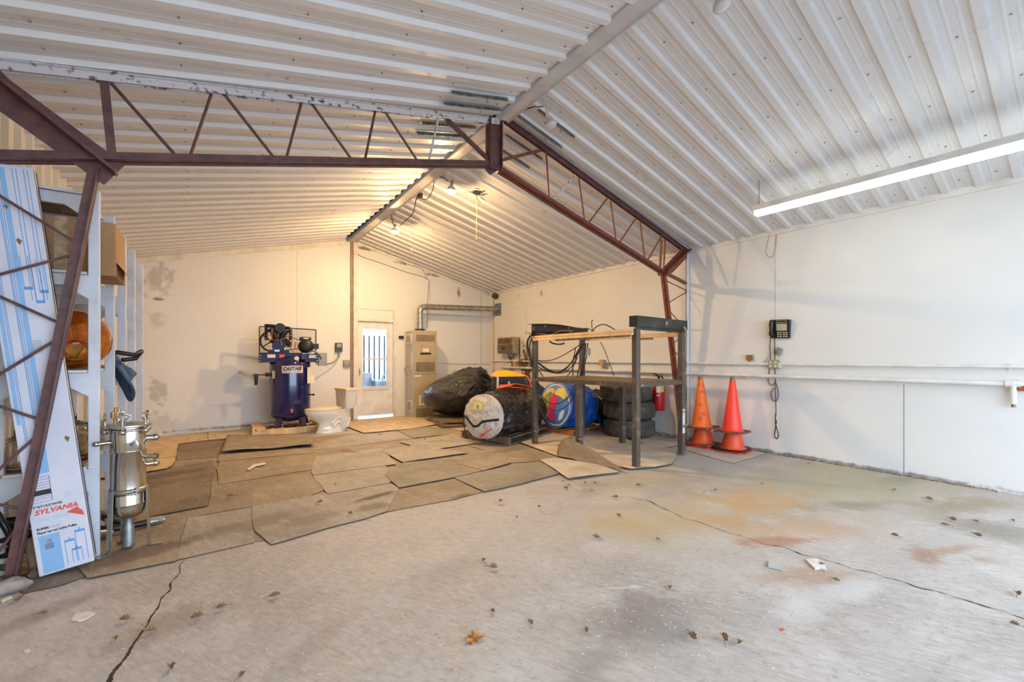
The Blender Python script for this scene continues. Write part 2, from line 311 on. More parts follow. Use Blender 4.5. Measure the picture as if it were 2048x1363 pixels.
# ------------------------------------------------------------------ mesh helpers
class MB:
    def __init__(s): s.v = []; s.f = []; s.mi = []; s.sm = []; s.cur = 0; s.X = Matrix.Identity(4)
    def mat(s, i): s.cur = i; return s
    def at(s, m): s.X = m; return s
    def add(s, vs, fs, smooth=False):
        o = len(s.v); s.v += [s.X @ Vector(v) for v in vs]
        for f in fs: s.f.append([o+i for i in f]); s.mi.append(s.cur); s.sm.append(smooth)
        return s
    def box(s, a, b):
        x0, y0, z0 = [min(p, q) for p, q in zip(a, b)]; x1, y1, z1 = [max(p, q) for p, q in zip(a, b)]
        return s.add([(x0, y0, z0), (x1, y0, z0), (x1, y1, z0), (x0, y1, z0), (x0, y0, z1), (x1, y0, z1), (x1, y1, z1), (x0, y1, z1)],
                     [(0, 3, 2, 1), (4, 5, 6, 7), (0, 1, 5, 4), (1, 2, 6, 5), (2, 3, 7, 6), (3, 0, 4, 7)])
    def cbox(s, c, d): return s.box([p-q/2 for p, q in zip(c, d)], [p+q/2 for p, q in zip(c, d)])
    def prism(s, poly, z0, z1, sidemat=None):       # poly in xy, ccw
        n = len(poly); vs = [(p[0], p[1], z0) for p in poly]+[(p[0], p[1], z1) for p in poly]
        s.add(vs, [tuple(range(n-1, -1, -1)), tuple(range(n, 2*n))]); c = s.cur
        if sidemat is not None: s.cur = sidemat
        s.add(vs, [(i, (i+1) % n, n+(i+1) % n, n+i) for i in range(n)]); s.cur = c
        return s
    def bar(s, p, q, w, h, up=(0, 0, 1)):           # rectangular bar from p to q; h along up
        p, q, up = Vector(p), Vector(q), Vector(up); d = (q-p).normalized()
        sx = d.cross(up)
        if sx.length < 1e-4: sx = d.cross(Vector((0, 1, 0)))
        sx.normalize(); uz = sx.cross(d).normalized()
        vs = [e+sx*a*w/2+uz*b*h/2 for e in (p, q) for a, b in ((-1, -1), (1, -1), (1, 1), (-1, 1))]
        return s.add(vs, [(3, 2, 1, 0), (4, 5, 6, 7), (0, 1, 5, 4), (1, 2, 6, 5), (2, 3, 7, 6), (3, 0, 4, 7)])
    def tube(s, pts, r, n=8, cap=True, smooth=True):
        pts = [Vector(p) for p in pts]; rs = r if isinstance(r, (list, tuple)) else [r]*len(pts)
        fr = None; vs = []
        for i, p in enumerate(pts):
            d = (pts[min(i+1, len(pts)-1)]-pts[max(i-1, 0)])
            d = d.normalized() if d.length > 1e-9 else Vector((0, 0, 1))
            if fr is None:
                a = Vector((0, 0, 1)) if abs(d.z) < .9 else Vector((1, 0, 0)); fr = a.cross(d).normalized()
            else:
                fr = (fr-d*fr.dot(d)); fr = fr.normalized() if fr.length > 1e-6 else d.orthogonal().normalized()
            g = d.cross(fr)
            vs += [p+(fr*math.cos(2*PI*k/n)+g*math.sin(2*PI*k/n))*rs[i] for k in range(n)]
        fs = [(i*n+k, i*n+(k+1) % n, (i+1)*n+(k+1) % n, (i+1)*n+k) for i in range(len(pts)-1) for k in range(n)]
        s.add(vs, fs, smooth)
        if cap: s.add(vs[:n], [tuple(range(n-1, -1, -1))]); s.add(vs[-n:], [tuple(range(n))])
        return s
    def cyl(s, p, q, r, r2=None, n=20, smooth=True): return s.tube([p, q], [r, r if r2 is None else r2], n, True, smooth)
    def lathe(s, prof, n=28, m=None, smooth=True):   # prof [(r,z)]
        m = m or Matrix.Identity(4)
        vs = [m @ Vector((r*math.cos(2*PI*k/n), r*math.sin(2*PI*k/n), z)) for r, z in prof for k in range(n)]
        fs = [(i*n+k, i*n+(k+1) % n, (i+1)*n+(k+1) % n, (i+1)*n+k) for i in range(len(prof)-1) for k in range(n)]
        return s.add(vs, fs, smooth)
    def ball(s, c, r, nu=16, nv=10, fn=None):
        r = r if isinstance(r, (tuple, list)) else (r, r, r); vs = []; fs = []
        for j in range(nv+1):
            th = PI*j/nv
            for i in range(nu):
                ph = 2*PI*i/nu; d = Vector((math.sin(th)*math.cos(ph), math.sin(th)*math.sin(ph), math.cos(th)))
                k = fn(d) if fn else 1
                vs.append((c[0]+d.x*r[0]*k, c[1]+d.y*r[1]*k, c[2]+d.z*r[2]*k))
        for j in range(nv):
            for i in range(nu): fs.append((j*nu+i, (j+1)*nu+i, (j+1)*nu+(i+1) % nu, j*nu+(i+1) % nu))
        return s.add(vs, fs, True)
    def grid(s, fn, nu, nv, smooth=True):
        vs = [fn(i/nu, j/nv) for j in range(nv+1) for i in range(nu+1)]
        return s.add(vs, [(j*(nu+1)+i, j*(nu+1)+i+1, (j+1)*(nu+1)+i+1, (j+1)*(nu+1)+i) for j in range(nv) for i in range(nu)], smooth)
    def build(s, name, mats, parent=None, world=False, bevel=0, origin=None, clean=False, keep=False):
        me = bpy.data.meshes.new(name); vs = s.v
        if parent is not None and world:
            inv = parent.matrix_basis.inverted(); vs = [inv @ v for v in vs]
        o = bpy.data.objects.new(name, me); C.objects.link(o)
        if parent is None and origin is None and vs:
            xs = [v.x for v in vs]; ys = [v.y for v in vs]; origin = Vector(((min(xs)+max(xs))/2, (min(ys)+max(ys))/2, min(v.z for v in vs)))
        if origin is not None and parent is None:
            origin = Vector(origin); vs = [v-origin for v in vs]; o.location = origin
        me.from_pydata([tuple(v) for v in vs], [], s.f)
        for m in (mats if isinstance(mats, (list, tuple)) else [mats]): me.materials.append(M[m] if isinstance(m, str) else m)
        me.polygons.foreach_set('material_index', s.mi); me.polygons.foreach_set('use_smooth', s.sm)
        bm = bmesh.new(); bm.from_mesh(me); bmesh.ops.remove_doubles(bm, verts=bm.verts, dist=1e-5) if clean else None
        if not keep: bmesh.ops.recalc_face_normals(bm, faces=bm.faces)
        bm.to_mesh(me); bm.free()
        if bevel:
            b = o.modifiers.new('bevel', 'BEVEL'); b.width = bevel; b.segments = 2; b.limit_method = 'ANGLE'; b.angle_limit = .8
        if parent is not None: o.parent = parent
        return o
def tag(o, label=None, cat=None, group=None, kind=None):
    for k, v in (('label', label), ('category', cat), ('group', group), ('kind', kind)):
        if v: o[k] = v
    return o
def thing(name, label, cat, loc=(0, 0, 0), rz=0, group=None, rot=None):
    o = bpy.data.objects.new(name, None); C.objects.link(o); o.empty_display_size = .1
    o.location = loc; o.rotation_euler = rot if rot else (0, 0, rz); o['label'] = label; o['category'] = cat
    if group: o['group'] = group
    bpy.context.view_layer.update(); return o
def struct(o): o['kind'] = 'structure'; return o
def copy_tree(o, loc=None, rz=None, label=None, group=None):
    r = o.copy(); C.objects.link(r)
    if loc is not None: r.location = loc
    if rz is not None: r.rotation_euler = (0, 0, rz)
    if label: r['label'] = label
    if group: r['group'] = group
    for ch in list(o.children):
        c = ch.copy(); C.objects.link(c); c.parent = r
        for g in list(ch.children):
            d = g.copy(); C.objects.link(d); d.parent = c
    return r
def text(body, size, m, mat, parent, name='lettering', world=False, bold=0., shear=0., sx=1., depth=.0006, bend=None, align='LEFT'):
    cu = bpy.data.curves.new('t', 'FONT'); cu.body = body; cu.size = size; cu.extrude = depth; cu.offset = bold; cu.shear = shear; cu.align_x = align
    to = bpy.data.objects.new('t', cu); C.objects.link(to); bpy.context.view_layer.update()
    me = bpy.data.meshes.new_from_object(to); bpy.data.objects.remove(to)
    mb = MB()
    inv = parent.matrix_basis.inverted() if world else Matrix.Identity(4)
    vs = []
    for v in me.vertices:
        p = Vector((v.co.x*sx, v.co.y, v.co.z))
        if bend: p = bend(p)
        vs.append(inv @ (m @ p))
    mb.add(vs, [tuple(p.vertices) for p in me.polygons]); bpy.data.meshes.remove(me)
    return mb.build(name, mat, parent)
def frame(o, x, y):                                     # matrix from origin and two axes
    x = Vector(x).normalized(); y = Vector(y); z = x.cross(y).normalized(); y = z.cross(x)
    return Matrix(((x.x, y.x, z.x, o[0]), (x.y, y.y, z.y, o[1]), (x.z, y.z, z.z, o[2]), (0, 0, 0, 1)))
def T(x=0, y=0, z=0): return Matrix.Translation((x, y, z))
def R(a, ax): return Matrix.Rotation(a, 4, ax)

# ================================================================== THE SETTING
g = MB(); ys = [YF-.3, 0, 3.5, YB+.25]
g.grid(lambda u, v: (XL-.05+u*(XR-XL+.1), ys[round(v*3)], zf(ys[round(v*3)])), 1, 3, False)
floor = struct(g.build('floor', 'floor', origin=(0, 0, 0)))
def ribbon(pts, wfn, name, mat, up=.0012, jit=.0):
    g = MB(); L = []
    for i, p in enumerate(pts):
        d = (pts[min(i+1, len(pts)-1)]-pts[max(i-1, 0)]).normalized(); nrm = Vector((-d.y, d.x, 0)); wd = wfn(i/(len(pts)-1))*(1+random.uniform(-jit, jit))
        L.append((p+nrm*wd, p-nrm*wd))
    vs = [Vector((q.x, q.y, zf(q.y)+up)) for ab in L for q in ab]
    g.add(vs, [(2*i, 2*i+1, 2*i+3, 2*i+2) for i in range(len(L)-1)])
    return g.build(name, mat, floor)
def wiggle(px, n=14, amp=.012):
    out = []
    for a, b in zip(px[:-1], px[1:]):
        A, B = fl(*a), fl(*b); d = (B-A); nn = Vector((-d.y, d.x, 0)).normalized()
        for k in range(n): out.append(A+d*(k/n)+nn*(noise.noise((A+d*(k/n))*9)*amp*2))
    out.append(fl(*px[-1])); return out
ribbon(wiggle([(368, 1120), (350, 1158), (312, 1222), (262, 1296), (240, 1325), (212, 1372)]), lambda t: .0028+.0045*t, 'crack', 'crackline', jit=.6)
ribbon(wiggle([(1225, 990), (1290, 1000), (1380, 1040), (1490, 1075), (1600, 1105), (1740, 1145), (1900, 1190), (2060, 1240)], 18, .02), lambda t: .0022+.002*math.sin(t*9)**2, 'crack', 'crackline', jit=.9)

# profiled sheeting
def profile(a, b, period=.245, phase=3.9):
    """offsets (t, d): major rib hangs .028 into the room, two minor swages between"""
    out = []; k0 = math.floor((a-phase)/period)-1; k1 = math.ceil((b-phase)/period)+1
    for k in range(k0, k1):
        c = phase+k*period
        for dt, d in ((-.042, 0), (-.026, .030), (.026, .030), (.042, 0), (.076, 0), (.084, .003), (.092, .003), (.100, 0), (.141, 0), (.149, .003), (.157, .003), (.165, 0)):
            t = c+dt
            if a <= t <= b: out.append((t, d))
    return [(a, 0)]+out+[(b, 0)]
pr = profile(YF, YB)
def roof(x0, x1, zfun, name):
    g = MB(); n = len(pr)
    vs = [(x, y, zfun(x)-d) for x in (x0, x1) for y, d in pr]
    g.add(vs, [(i, i+1, n+i+1, n+i) for i in range(n-1)])
    o = struct(g.build(name, 'sheet', origin=(0, 0, 0), keep=True))
    sc = MB()
    k = 0; y = 3.9+.1225
    ya = [3.9+.1225+.245*j for j in range(-27, 24)]
    xs = [x0+.35+j*.62 for j in range(int((x1-x0-.3)/.62)+1)]
    for xx in xs:
        for yy in ya:
            if YF < yy < YB:
                z = zfun(xx); sc.cyl((xx, yy, z-.008), (xx, yy, z), .007, n=6)
    tag(sc.build('screw', 'galv', o), kind='stuff')
    return o
roof(XL-.03, 2.50, zl, 'ceiling')
roof(2.66, XR+.03, zr, 'ceiling')
g = MB(); g.add([(2.2, YF, zl(2.2)+.05), (2.2, YB+.1, zl(2.2)+.05), (2.73, YF, ZM+.05), (2.73, YB+.1, ZM+.05), (3.0, YF, zr(3.0)+.05), (3.0, YB+.1, zr(3.0)+.05)], [(0, 1, 3, 2), (2, 3, 5, 4)])
struct(g.build('trim_light_block', 'dark', origin=(0, 0, 0)))  # cap added over the ridge to block light, dark like the shaded gap

def wall_back():
    g = MB(); Y = YB
    def q(x0, x1, z0, z1=None):
        t0 = (zl(x0) if x0 < XM else zr(x0))+.04 if z1 is None else z1; t1 = (zl(x1) if x1 <= XM else zr(x1))+.04 if z1 is None else z1
        g.add([(x0, Y, z0), (x1, Y, z0), (x1, Y, t1), (x0, Y, t0)], [(0, 1, 2, 3)])
        g.add([(x0, Y+.12, z0), (x1, Y+.12, z0), (x1, Y+.12, t1), (x0, Y+.12, t0)], [(0, 1, 2, 3)])
    q(XL-.1, XM, -.1); q(XM, 2.83, -.1); q(2.83, 3.64, 2.11); q(3.64, XR+.1, -.1)
    g.box((2.83, Y, -.1), (2.829, Y+.12, 2.11)); g.box((3.64, Y, -.1), (3.641, Y+.12, 2.11)); g.box((2.83, Y, 2.11), (3.64, Y+.12, 2.111))
    return struct(g.build('wall_back', 'wall', origin=(0, Y, 0)))
wall_back()
g = MB(); g.box((XR, YF, -.1), (XR+.12, YB+.12, 3.1)); struct(g.build('wall_right', 'wall', origin=(XR, 0, 0)))
# left wall: vertical profiled sheeting
pw = profile(YF, YB, .245, 3.98)
g = MB(); n = len(pw); vs = [(XL+d, y, z) for z in (-.1, 3.02) for y, d in pw]; g.add(vs, [(i, i+1, n+i+1, n+i) for i in range(n-1)])
struct(g.build('wall_left', 'sheetw', origin=(XL, 0, 0), keep=True))
g = MB(); g.box((XL-.1, YF-.1, -.1), (XL-.02, YB+.1, 3.1)); struct(g.build('trim_2', 'white', origin=(XL, 0, 0)))
# front wall with the open overhead door behind the photographer
g = MB(); g.box((XL-.1, YF-.12, -.1), (-.83, YF, 3.1)); g.box((6.09, YF-.12, -.1), (XR+.1, YF, 3.1)); g.box((-.83, YF-.12, 2.86), (6.09, YF, 4.0)); g.box((XL-.1, YF-.12, 3.1), (XR+.1, YF, 4.0))
struct(g.build('wall_front', 'wall', origin=(0, YF, 0)))
g = MB(); g.box((-14, -16, -.14), (22, YF-.13, -.1)); g.box((-6, YB+.13, -.14), (14, 16, -.1)); tag(g.build('ground_outside', 'snow'), kind='structure')

# back wall: battens under the roof line, board seams, door casing
def band(x0, x1, fz, drop, th, name, mat='trimw'):
    g = MB(); Y = YB-th
    g.add([(x0, Y, fz(x0)-drop), (x1, Y, fz(x1)-drop), (x1, Y, fz(x1)), (x0, Y, fz(x0)), (x0, YB, fz(x0)-drop), (x1, YB, fz(x1)-drop), (x1, YB, fz(x1)), (x0, YB, fz(x0))],
          [(0, 1, 2, 3), (0, 4, 5, 1), (3, 2, 6, 7), (0, 3, 7, 4), (1, 5, 6, 2)])
    return struct(g.build(name, mat))
band(XL, 2.60, zl, .12, .018, 'trim_3'); band(2.80, XR, zr, .08, .012, 'trim_4')
def vtrim(x, w_, z0, z1, name, mat='trimw', th=.03):
    g = MB(); g.box((x-w_/2, YB-th, z0), (x+w_/2, YB, z1)); return struct(g.build(name, mat))
vtrim(2.77, .085, -.06, 3.86, 'trim_5', th=.05)
vtrim(2.695, .05, -.06, 3.86, 'trim_6', 'conduit', .03)
vtrim(1.62, .006, -.06, 3.5, 'trim_7', 'boxtan', .0015)
# casing over the door
g = MB(); g.box((2.82, YB-.02, 2.11), (3.74, YB, 2.17)); g.box((3.64, YB-.02, -.05), (3.70, YB, 2.11)); g.box((3.63, YB-.025, 2.17), (3.68, YB, 2.38)); g.box((2.82, YB-.012, 2.375), (3.66, YB, 2.39))
g.box((2.80, YB-.02, -.05), (2.83, YB, 2.11)); struct(g.build('trim_8', 'trimw'))
# corner boards
g = MB(); g.box((6.02, YB-.006, 0), (6.028, YB, 3.0)); g.box((XR-.02, YB-.22, 0), (XR, YB-.2, 2.98)); struct(g.build('trim_9', 'boxtan'))
g = MB()
for (y, z0, z1) in ((1.288, 0, 1.0), (8.05, 1.9, 2.5)): g.box((XR-.0015, y-.003, z0), (XR, y+.003, z1))
for (y0, y1, z) in ((5.2, 8.9, 2.51),): g.box((XR-.001, y0, z-.001), (XR, y1, z+.001))
struct(g.build('trim_light_block0', 'boxgrey'))
g = MB(); g.box((XR-.02, YF, 2.955), (XR, YB, 3.03)); struct(g.build('trim_light_block1', 'white'))

# door with two panes
d = struct(bpy.data.objects.new('door_1', None)); C.objects.link(d); d.location = (2.84, YB+.03, -.03)
g = MB()
W_, H_ = .79, 2.145
g.box((0, 0, .035), (.115, .04, H_)); g.box((.655, 0, .035), (W_, .04, H_)); g.box((.115, 0, .035), (.655, .04, .68)); g.box((.115, 0, 1.97), (.655, .04, H_)); g.box((.115, 0, 1.285), (.655, .04, 1.32))
g.box((.09, -.012, .60), (.68, 0, .64)); g.build('door_leaf', 'white', d, bevel=.003)
g = MB(); g.box((.115, .018, .68), (.655, .022, 1.285)); g.build('pane', 'glass', d)
g = MB(); g.box((.115, .018, 1.32), (.655, .022, 1.97)); g.build('pane', 'glass', d)
g = MB(); g.box((.03, -.02, .92), (.045, 0, 1.10)); g.tube([(.037, -.02, .96), (.037, -.05, .97), (.037, -.05, 1.05), (.037, -.02, 1.06)], .006); g.build('door_handle', 'galv', d)

# seen through the door: a pale ribbed fence and a parked machine under the open sky
pf = profile(0, 7, .15, 0); g = MB(); n = len(pf)
g.add([(1.5+t, 12.6+d_*.25, z) for z in (-.1, 1.95) for t, d_ in pf], [(i, i+1, n+i+1, n+i) for i in range(n-1)])
tag(g.build('fence', 'fence'), 'pale ribbed metal fence outside, seen through the door panes', 'fence')
mt = thing('machine', 'grey-blue machine with hoses parked outside, seen through the lower door pane', 'machine', (4.1, 11.4, -.1))
g = MB(); g.box((-.35, -.3, .2), (.35, .3, .8)); g.build('body', 'dim', mt, bevel=.03)
g = MB(); g.box((-.9, -.2, .1), (-.45, .2, 1.0)); g.build('cabinet', 'dim', mt, bevel=.02)
for k in range(4):
    g = MB(); g.tube([(-.2+.12*k, -.32, .4), (-.25+.12*k, -.42, .9+.1*k), (-.05+.12*k, -.42, 1.15+.05*k), (.1+.12*k, -.36, .5)], .02, 6); g.build('hose', 'dim', mt)

# ridge beam
def ridge(y0, y1, x0, x1, name):
    g = MB(); W = .088
    for (ya, xa, yb, xb) in ((y0, x0, y1, x1),):
        def sec(x, y): return [(x-W, y, 3.868), (x-W, y, 3.815), (x-W+.018, y, 3.805), (x-W+.03, y, 3.815), (x+W-.03, y, 3.815), (x+W-.018, y, 3.80), (x+W, y, 3.812), (x+W, y, 3.87), (x-W, y, 3.868)]
        a, b = sec(xa, ya), sec(xb, yb); n = len(a)
        g.add(a+b, [(i, i+1, n+i+1, n+i) for i in range(n-1)])
    return struct(g.build(name, 'beam'))
ridge(YB-.05, 3.86, 2.70, 2.60, 'trim_light_block2'); ridge(3.74, YF, 2.60, 2.50, 'trim_light_block3')

# ================================================================== ROOF FRAME (truss and tapered columns)
def YT(x): return 3.66+.22*(x-XL)/(XR-XL)
def tp(u, v):                                  # point of the frame's plane
    d = ray(u, v); k = .22/(XR-XL); t = (3.66-k*XL)/(d.y-k*d.x); return d*t+Vector((0, 0, EYE))
tr = thing('roof_truss', 'red-brown steel truss and tapered columns spanning the room under the ceiling', 'truss', (2.6, YT(2.6), 0))
tdir = Vector((XR-XL, .22, 0)).normalized(); tn = Vector((tdir.y, -tdir.x, 0))
def tpart(g, name, mat, label=None):
    o = g.build(name, mat, tr, world=True)
    if label: o['label'] = label
    return o
def pt(x, z): return Vector((x, YT(x), z))
hubx = 2.60
g = MB(); a, b = pt(XL+.02, zl(XL)-.055), pt(hubx-.03, zl(hubx)-.075)
for sgn in (-1, 1): g.bar(a+tn*.018*sgn, b+tn*.018*sgn, .006, .05)
g.bar(a+Vector((0, 0, .022)), b+Vector((0, 0, .022)), .09, .006); tpart(g, 'top_chord', 'oversp', 'top chord oversprayed with white paint')
g = MB(); a, b = pt(hubx+.06, zr(hubx+.06)-.075), pt(XR-.03, zr(XR)-.055)
for sgn in (-1, 1): g.bar(a+tn*.018*sgn, b+tn*.018*sgn, .006, .05)
g.bar(a+Vector((0, 0, .022)), b+Vector((0, 0, .022)), .09, .006); tpart(g, 'top_chord', 'primer')
KL, KR = tp(205, 318), tp(1326, 543); hubL, hubR = tp(982, 328), tp(1000, 338)
KL0 = Vector((XL+.01, YT(XL), KL.z+(XL-KL.x)*.24))
g = MB()
for sgn in (-1, 1): g.bar(KL0+tn*.022*sgn, hubL+tn*.022*sgn, .006, .055)
for sgn in (-1, 1): g.bar(KL0+tn*.04*sgn-Vector((0, 0, .025)), hubL+tn*.04*sgn-Vector((0, 0, .025)), .036, .006)
tpart(g, 'bottom_chord', 'primer')
g = MB()
for sgn in (-1, 1): g.bar(hubR+tn*.022*sgn, KR+tn*.022*sgn, .006, .055)
for sgn in (-1, 1): g.bar(hubR+tn*.04*sgn-Vector((0, 0, .025)), KR+tn*.04*sgn-Vector((0, 0, .025)), .036, .006)
tpart(g, 'bottom_chord', 'primerR')
# hub post under the ridge
g = MB(); hx0, hx1 = tp(977, 300).x, tp(1000, 300).x
for xx in (hx0, hx1): g.bar(pt(xx, 3.30), pt(xx, 3.80), .09, .012, up=tdir)
g.bar(pt((hx0+hx1)/2, 3.28), pt((hx0+hx1)/2, 3.80), .014, hx1-hx0, up=tdir)
pp = [tp(975, 334), tp(985, 347), tp(1003, 336), tp(1002, 325), tp(976, 325)]
g.add([p-tn*.05 for p in pp]+[p-tn*.042 for p in pp], [(0, 1, 2, 3, 4), (9, 8, 7, 6, 5)]+[(i, (i+1) % 5, 5+(i+1) % 5, 5+i) for i in range(5)])
tpart(g, 'hub_post', 'primer')
def rod(px, name='web_rod', mat='primer', r=.0085):
    g = MB(); pts = [tp(*p) for p in px]
    if len(pts) > 2:
        out = [pts[0]]
        for i in range(1, len(pts)-1):
            out += [pts[i]+(pts[i-1]-pts[i]).normalized()*.03, pts[i]+(pts[i+1]-pts[i]).normalized()*.03]
        pts = out+[pts[-1]]
    g.tube(pts, r*1.3, 7); tpart(g, name, mat)
rod([(222, 166), (355, 315)]); rod([(380, 314), (423, 188)])
rod([(448, 188), (552, 320)]); rod([(572, 320), (603, 205)])
rod([(622, 205), (707, 324)]); rod([(729, 324), (751, 220)])
rod([(768, 220), (838, 326)]); rod([(857, 326), (879, 226)], 'web_rod', 'oversp')
rod([(1092, 300), (1098, 396)], mat='primerR'); rod([(1107, 399), (1150, 350)], mat='oversp')
rod([(1157, 355), (1169, 440)], mat='primerR'); rod([(1179, 443), (1214, 397)], mat='primerR')
rod([(1221, 402), (1232, 480)], mat='primerR'); rod([(1240, 483), (1272, 436)], mat='primerR')
rod([(1280, 441), (1289, 514)], mat='primerR'); rod([(1297, 517), (1323, 472)], mat='primerR')
def strut(a, b, w=.045, mat='primer', name='strut'):
    g = MB(); A, B = tp(*a), tp(*b); g.bar(A, B, .006, w, up=tdir); g.bar(A-tn*w/2, B-tn*w/2, w, .006, up=tdir); tpart(g, name, mat)
strut((208, 160), (224, 312), .045); strut((886, 230), (985, 325), .042); strut((1003, 320), (1083, 300), .035, 'primerR')
strut((1324, 478), (1321, 537), .03, 'primerR'); strut((1331, 478), (1328, 537), .02, 'primerR')
# haunch stubs: wide plate, web along its middle, bolts
def haunch(px, mid, bolts, mat):
    g = MB(); p = [tp(*q) for q in px]; n = len(p)
    g.add([q-tn*.012 for q in p]+[q for q in p], [tuple(range(n)), tuple(range(2*n-1, n-1, -1))]+[(i, (i+1) % n, n+(i+1) % n, n+i) for i in range(n)])
    A, B = tp(*mid[0]), tp(*mid[1]); wd_ = (B-A).normalized().cross(tn); g.bar(A+tn*.05, B+tn*.05, .016, .10, up=tn)
    o = tpart(g, 'haunch_plate', mat)
    for q in bolts:
        g = MB(); c = tp(*q); g.cyl(c-tn*.03, c-tn*.012, .014, n=6); g.cyl(c-tn*.045, c-tn*.03, .008, n=8)
        bo = g.build('bolt', mat, tr, world=True); bo.parent = o
haunch([(-35, 150), (0, 140), (20, 160), (250, 329), (208, 369), (0, 222), (-60, 185)], [(0, 165), (235, 352)], [(186, 297), (230, 337), (8, 160)], 'primer')
haunch([(1366, 494), (1377, 500), (1374, 515), (1345, 545), (1318, 551), (1316, 548), (1332, 530)], [(1372, 500), (1325, 545)], [(1332, 538)], 'primerR')
# columns
def column(kx, kz, basex, wallx, mat, wm, rods):
    g = MB(); A, B = pt(kx, kz), pt(basex, 0)
    for sgn in (-1, 1): g.bar(A+tn*.014*sgn, B+tn*.014*sgn, .006, .05, up=tdir)
    s_ = 1 if wallx > kx else -1
    for sgn in (-1, 1): g.bar(A+tn*.03*sgn-tdir*s_*.025, B+tn*.03*sgn-tdir*s_*.025, .04, .006, up=tdir)
    tpart(g, 'column_chord', mat)
    g = MB()
    for sgn in (-1, 1): g.bar(pt(wallx, 2.95)+tn*.018*sgn, pt(wallx, 0)+tn*.018*sgn, .006, .045, up=tdir)
    tpart(g, 'wall_chord', wm, 'white painted wall chord')
    def inner(z): return pt(basex+(kx-basex)*z/kz, z)
    for zi, zo in rods:
        g = MB(); g.tube([inner(zi), pt(wallx, zo)], .008, 7); tpart(g, 'lacing_rod', mat)
column(tp(188, 335).x, tp(188, 335).z, tp(18, 1172).x, XL+.03, 'primer', 'shelfp', [(1.99, 2.28), (1.93, 1.72), (1.50, 1.70), (1.42, 1.12), (.93, 1.08), (.86, .56), (.42, .52), (.36, .05)])
column(KR.x+.03, KR.z-.02, XR-.12, XR-.035, 'primerR', 'shelfp', [(2.46, 2.36), (2.12, 2.34), (2.02, 1.74), (1.5, 1.72), (1.42, 1.2), (.98, 1.18), (.92, .7), (.5, .66)])
g = MB(); A, B = tp(1332, 546), tp(1371, 566); g.bar(A, B, .05, .035); tpart(g, 'knee_strut', 'primerR')

# ================================================================== LAMPS
def fixture(name, label, x, y0, y1, z, grp=None, chains=True):
    L = y1-y0; t = thing(name, label, 'light', (x, y0, z), 0, grp)
    g = MB(); g.add([(-.055, 0, 0), (-.04, 0, .065), (.04, 0, .065), (.055, 0, 0), (-.055, L, 0), (-.04, L, .065), (.04, L, .065), (.055, L, 0)],
                    [(0, 1, 2, 3), (7, 6, 5, 4), (0, 4, 5, 1), (1, 5, 6, 2), (2, 6, 7, 3), (3, 7, 4, 0)])
    g.build('housing', 'white', t, bevel=.004)
    for sx in (-.038, .038):
        for yy in (.02, L-.02):
            g = MB(); g.box((sx-.014, yy-.008, -.045), (sx+.014, yy+.008, 0)); g.build('lamp_holder', 'ivory', t)
        g = MB(); g.cyl((sx, .03, -.03), (sx, L-.03, -.03), .018, n=14); g.build('fluorescent_tube', 'tube', t)
    if chains:
        for yy in (.06, L-.06):
            zt = zr(x)-z-.01
            g = MB(); g.tube([(-.012, yy, .065), (-.012, yy, zt), (.012, yy, zt), (.012, yy, .10), (0, yy, .065)], .0022, 5); g.build('hanging_wire', 'steel', t)
    return t
fe = atx(1507, 430, 5.12)
fixture('fluorescent_light', 'long white twin-tube fluorescent light, lit, hanging along the right wall', 5.12, fe.y-2.62, fe.y, fe.z+.03)

def bulb(label, c, lit, top, tilt=0.):
    t = thing('light_bulb', label, 'bulb', c, 0, None, (tilt, tilt*.6, 0))
    g = MB()
    if lit:
        g.lathe([(.0, -.075), (.022, -.072), (.040, -.060), (.050, -.038), (.051, -.018), (.046, -.002)], 18)
    else:
        g.lathe([(0, -.075), (.035, -.073), (.055, -.066), (.060, -.055), (.056, -.04), (.036, -.005), (.026, .02), (.024, .04)], 20)
    g.build('glass_bulb', 'bulb' if lit else 'frost', t)
    if lit:
        g = MB(); g.lathe([(.070, -.034), (.064, -.016), (.052, .004), (.034, .030), (.020, .045)], 24); g.build('light_shield', 'white', t)  # opaque flared skirt, added to keep the bulb's light off the ceiling
    g = MB(); g.lathe([(.0, .10), (.018, .10), (.021, .085), (.021, .045), (.016, .04)], 14); g.build('socket', 'galvd' if lit else 'white', t)
    g = MB(); inv = t.matrix_basis.inverted(); tp_ = inv @ Vector(top)
    for sx in (-.012, .012): g.tube([(sx, 0, .095), (sx*1.5+tp_.x*.5, tp_.y*.5, (tp_.z+.1)*.5), tuple(tp_)], .0018, 4)
    g.build('hanging_wire', 'galvd', t)
    return t
b1, b2 = atx(789, 459, 2.84), atx(903, 377, 2.80)
bulb('lit yellow bulb hanging near the back wall under the ridge beam', b1, True, atx(783, 428, 2.78), .1)
bulb('lit yellow bulb hanging under the ridge beam just behind the truss', b2, True, atx(905, 338, 2.74), .1)
bulb('unlit frosted reflector bulb hanging in front of the truss hub', atx(1099, 240, 2.86), False, atx(1080, 187, 2.64), -.25)
bulb('unlit frosted reflector bulb hanging nearest the camera under the ridge', atx(1440, -2, 2.90), False, atx(1430, -45, 2.75), -.2)
def cord(name, label, pts, r, mat, cat='cable', smooth=8, **k):
    P_ = [Vector(p) for p in pts]; out = []
    for i in range(len(P_)-1):
        p0, p1, p2, p3 = P_[max(i-1, 0)], P_[i], P_[i+1], P_[min(i+2, len(P_)-1)]
        for j in range(smooth):
            t = j/smooth
            out.append(.5*((2*p1)+(p2-p0)*t+(2*p0-5*p1+4*p2-p3)*t*t+(3*p1-p0-3*p2+p3)*t**3))
    out.append(P_[-1]); g = MB(); g.tube(out, r, 6); o = g.build(name, mat)
    return tag(o, label, cat, k.get('group'))
X = 2.79
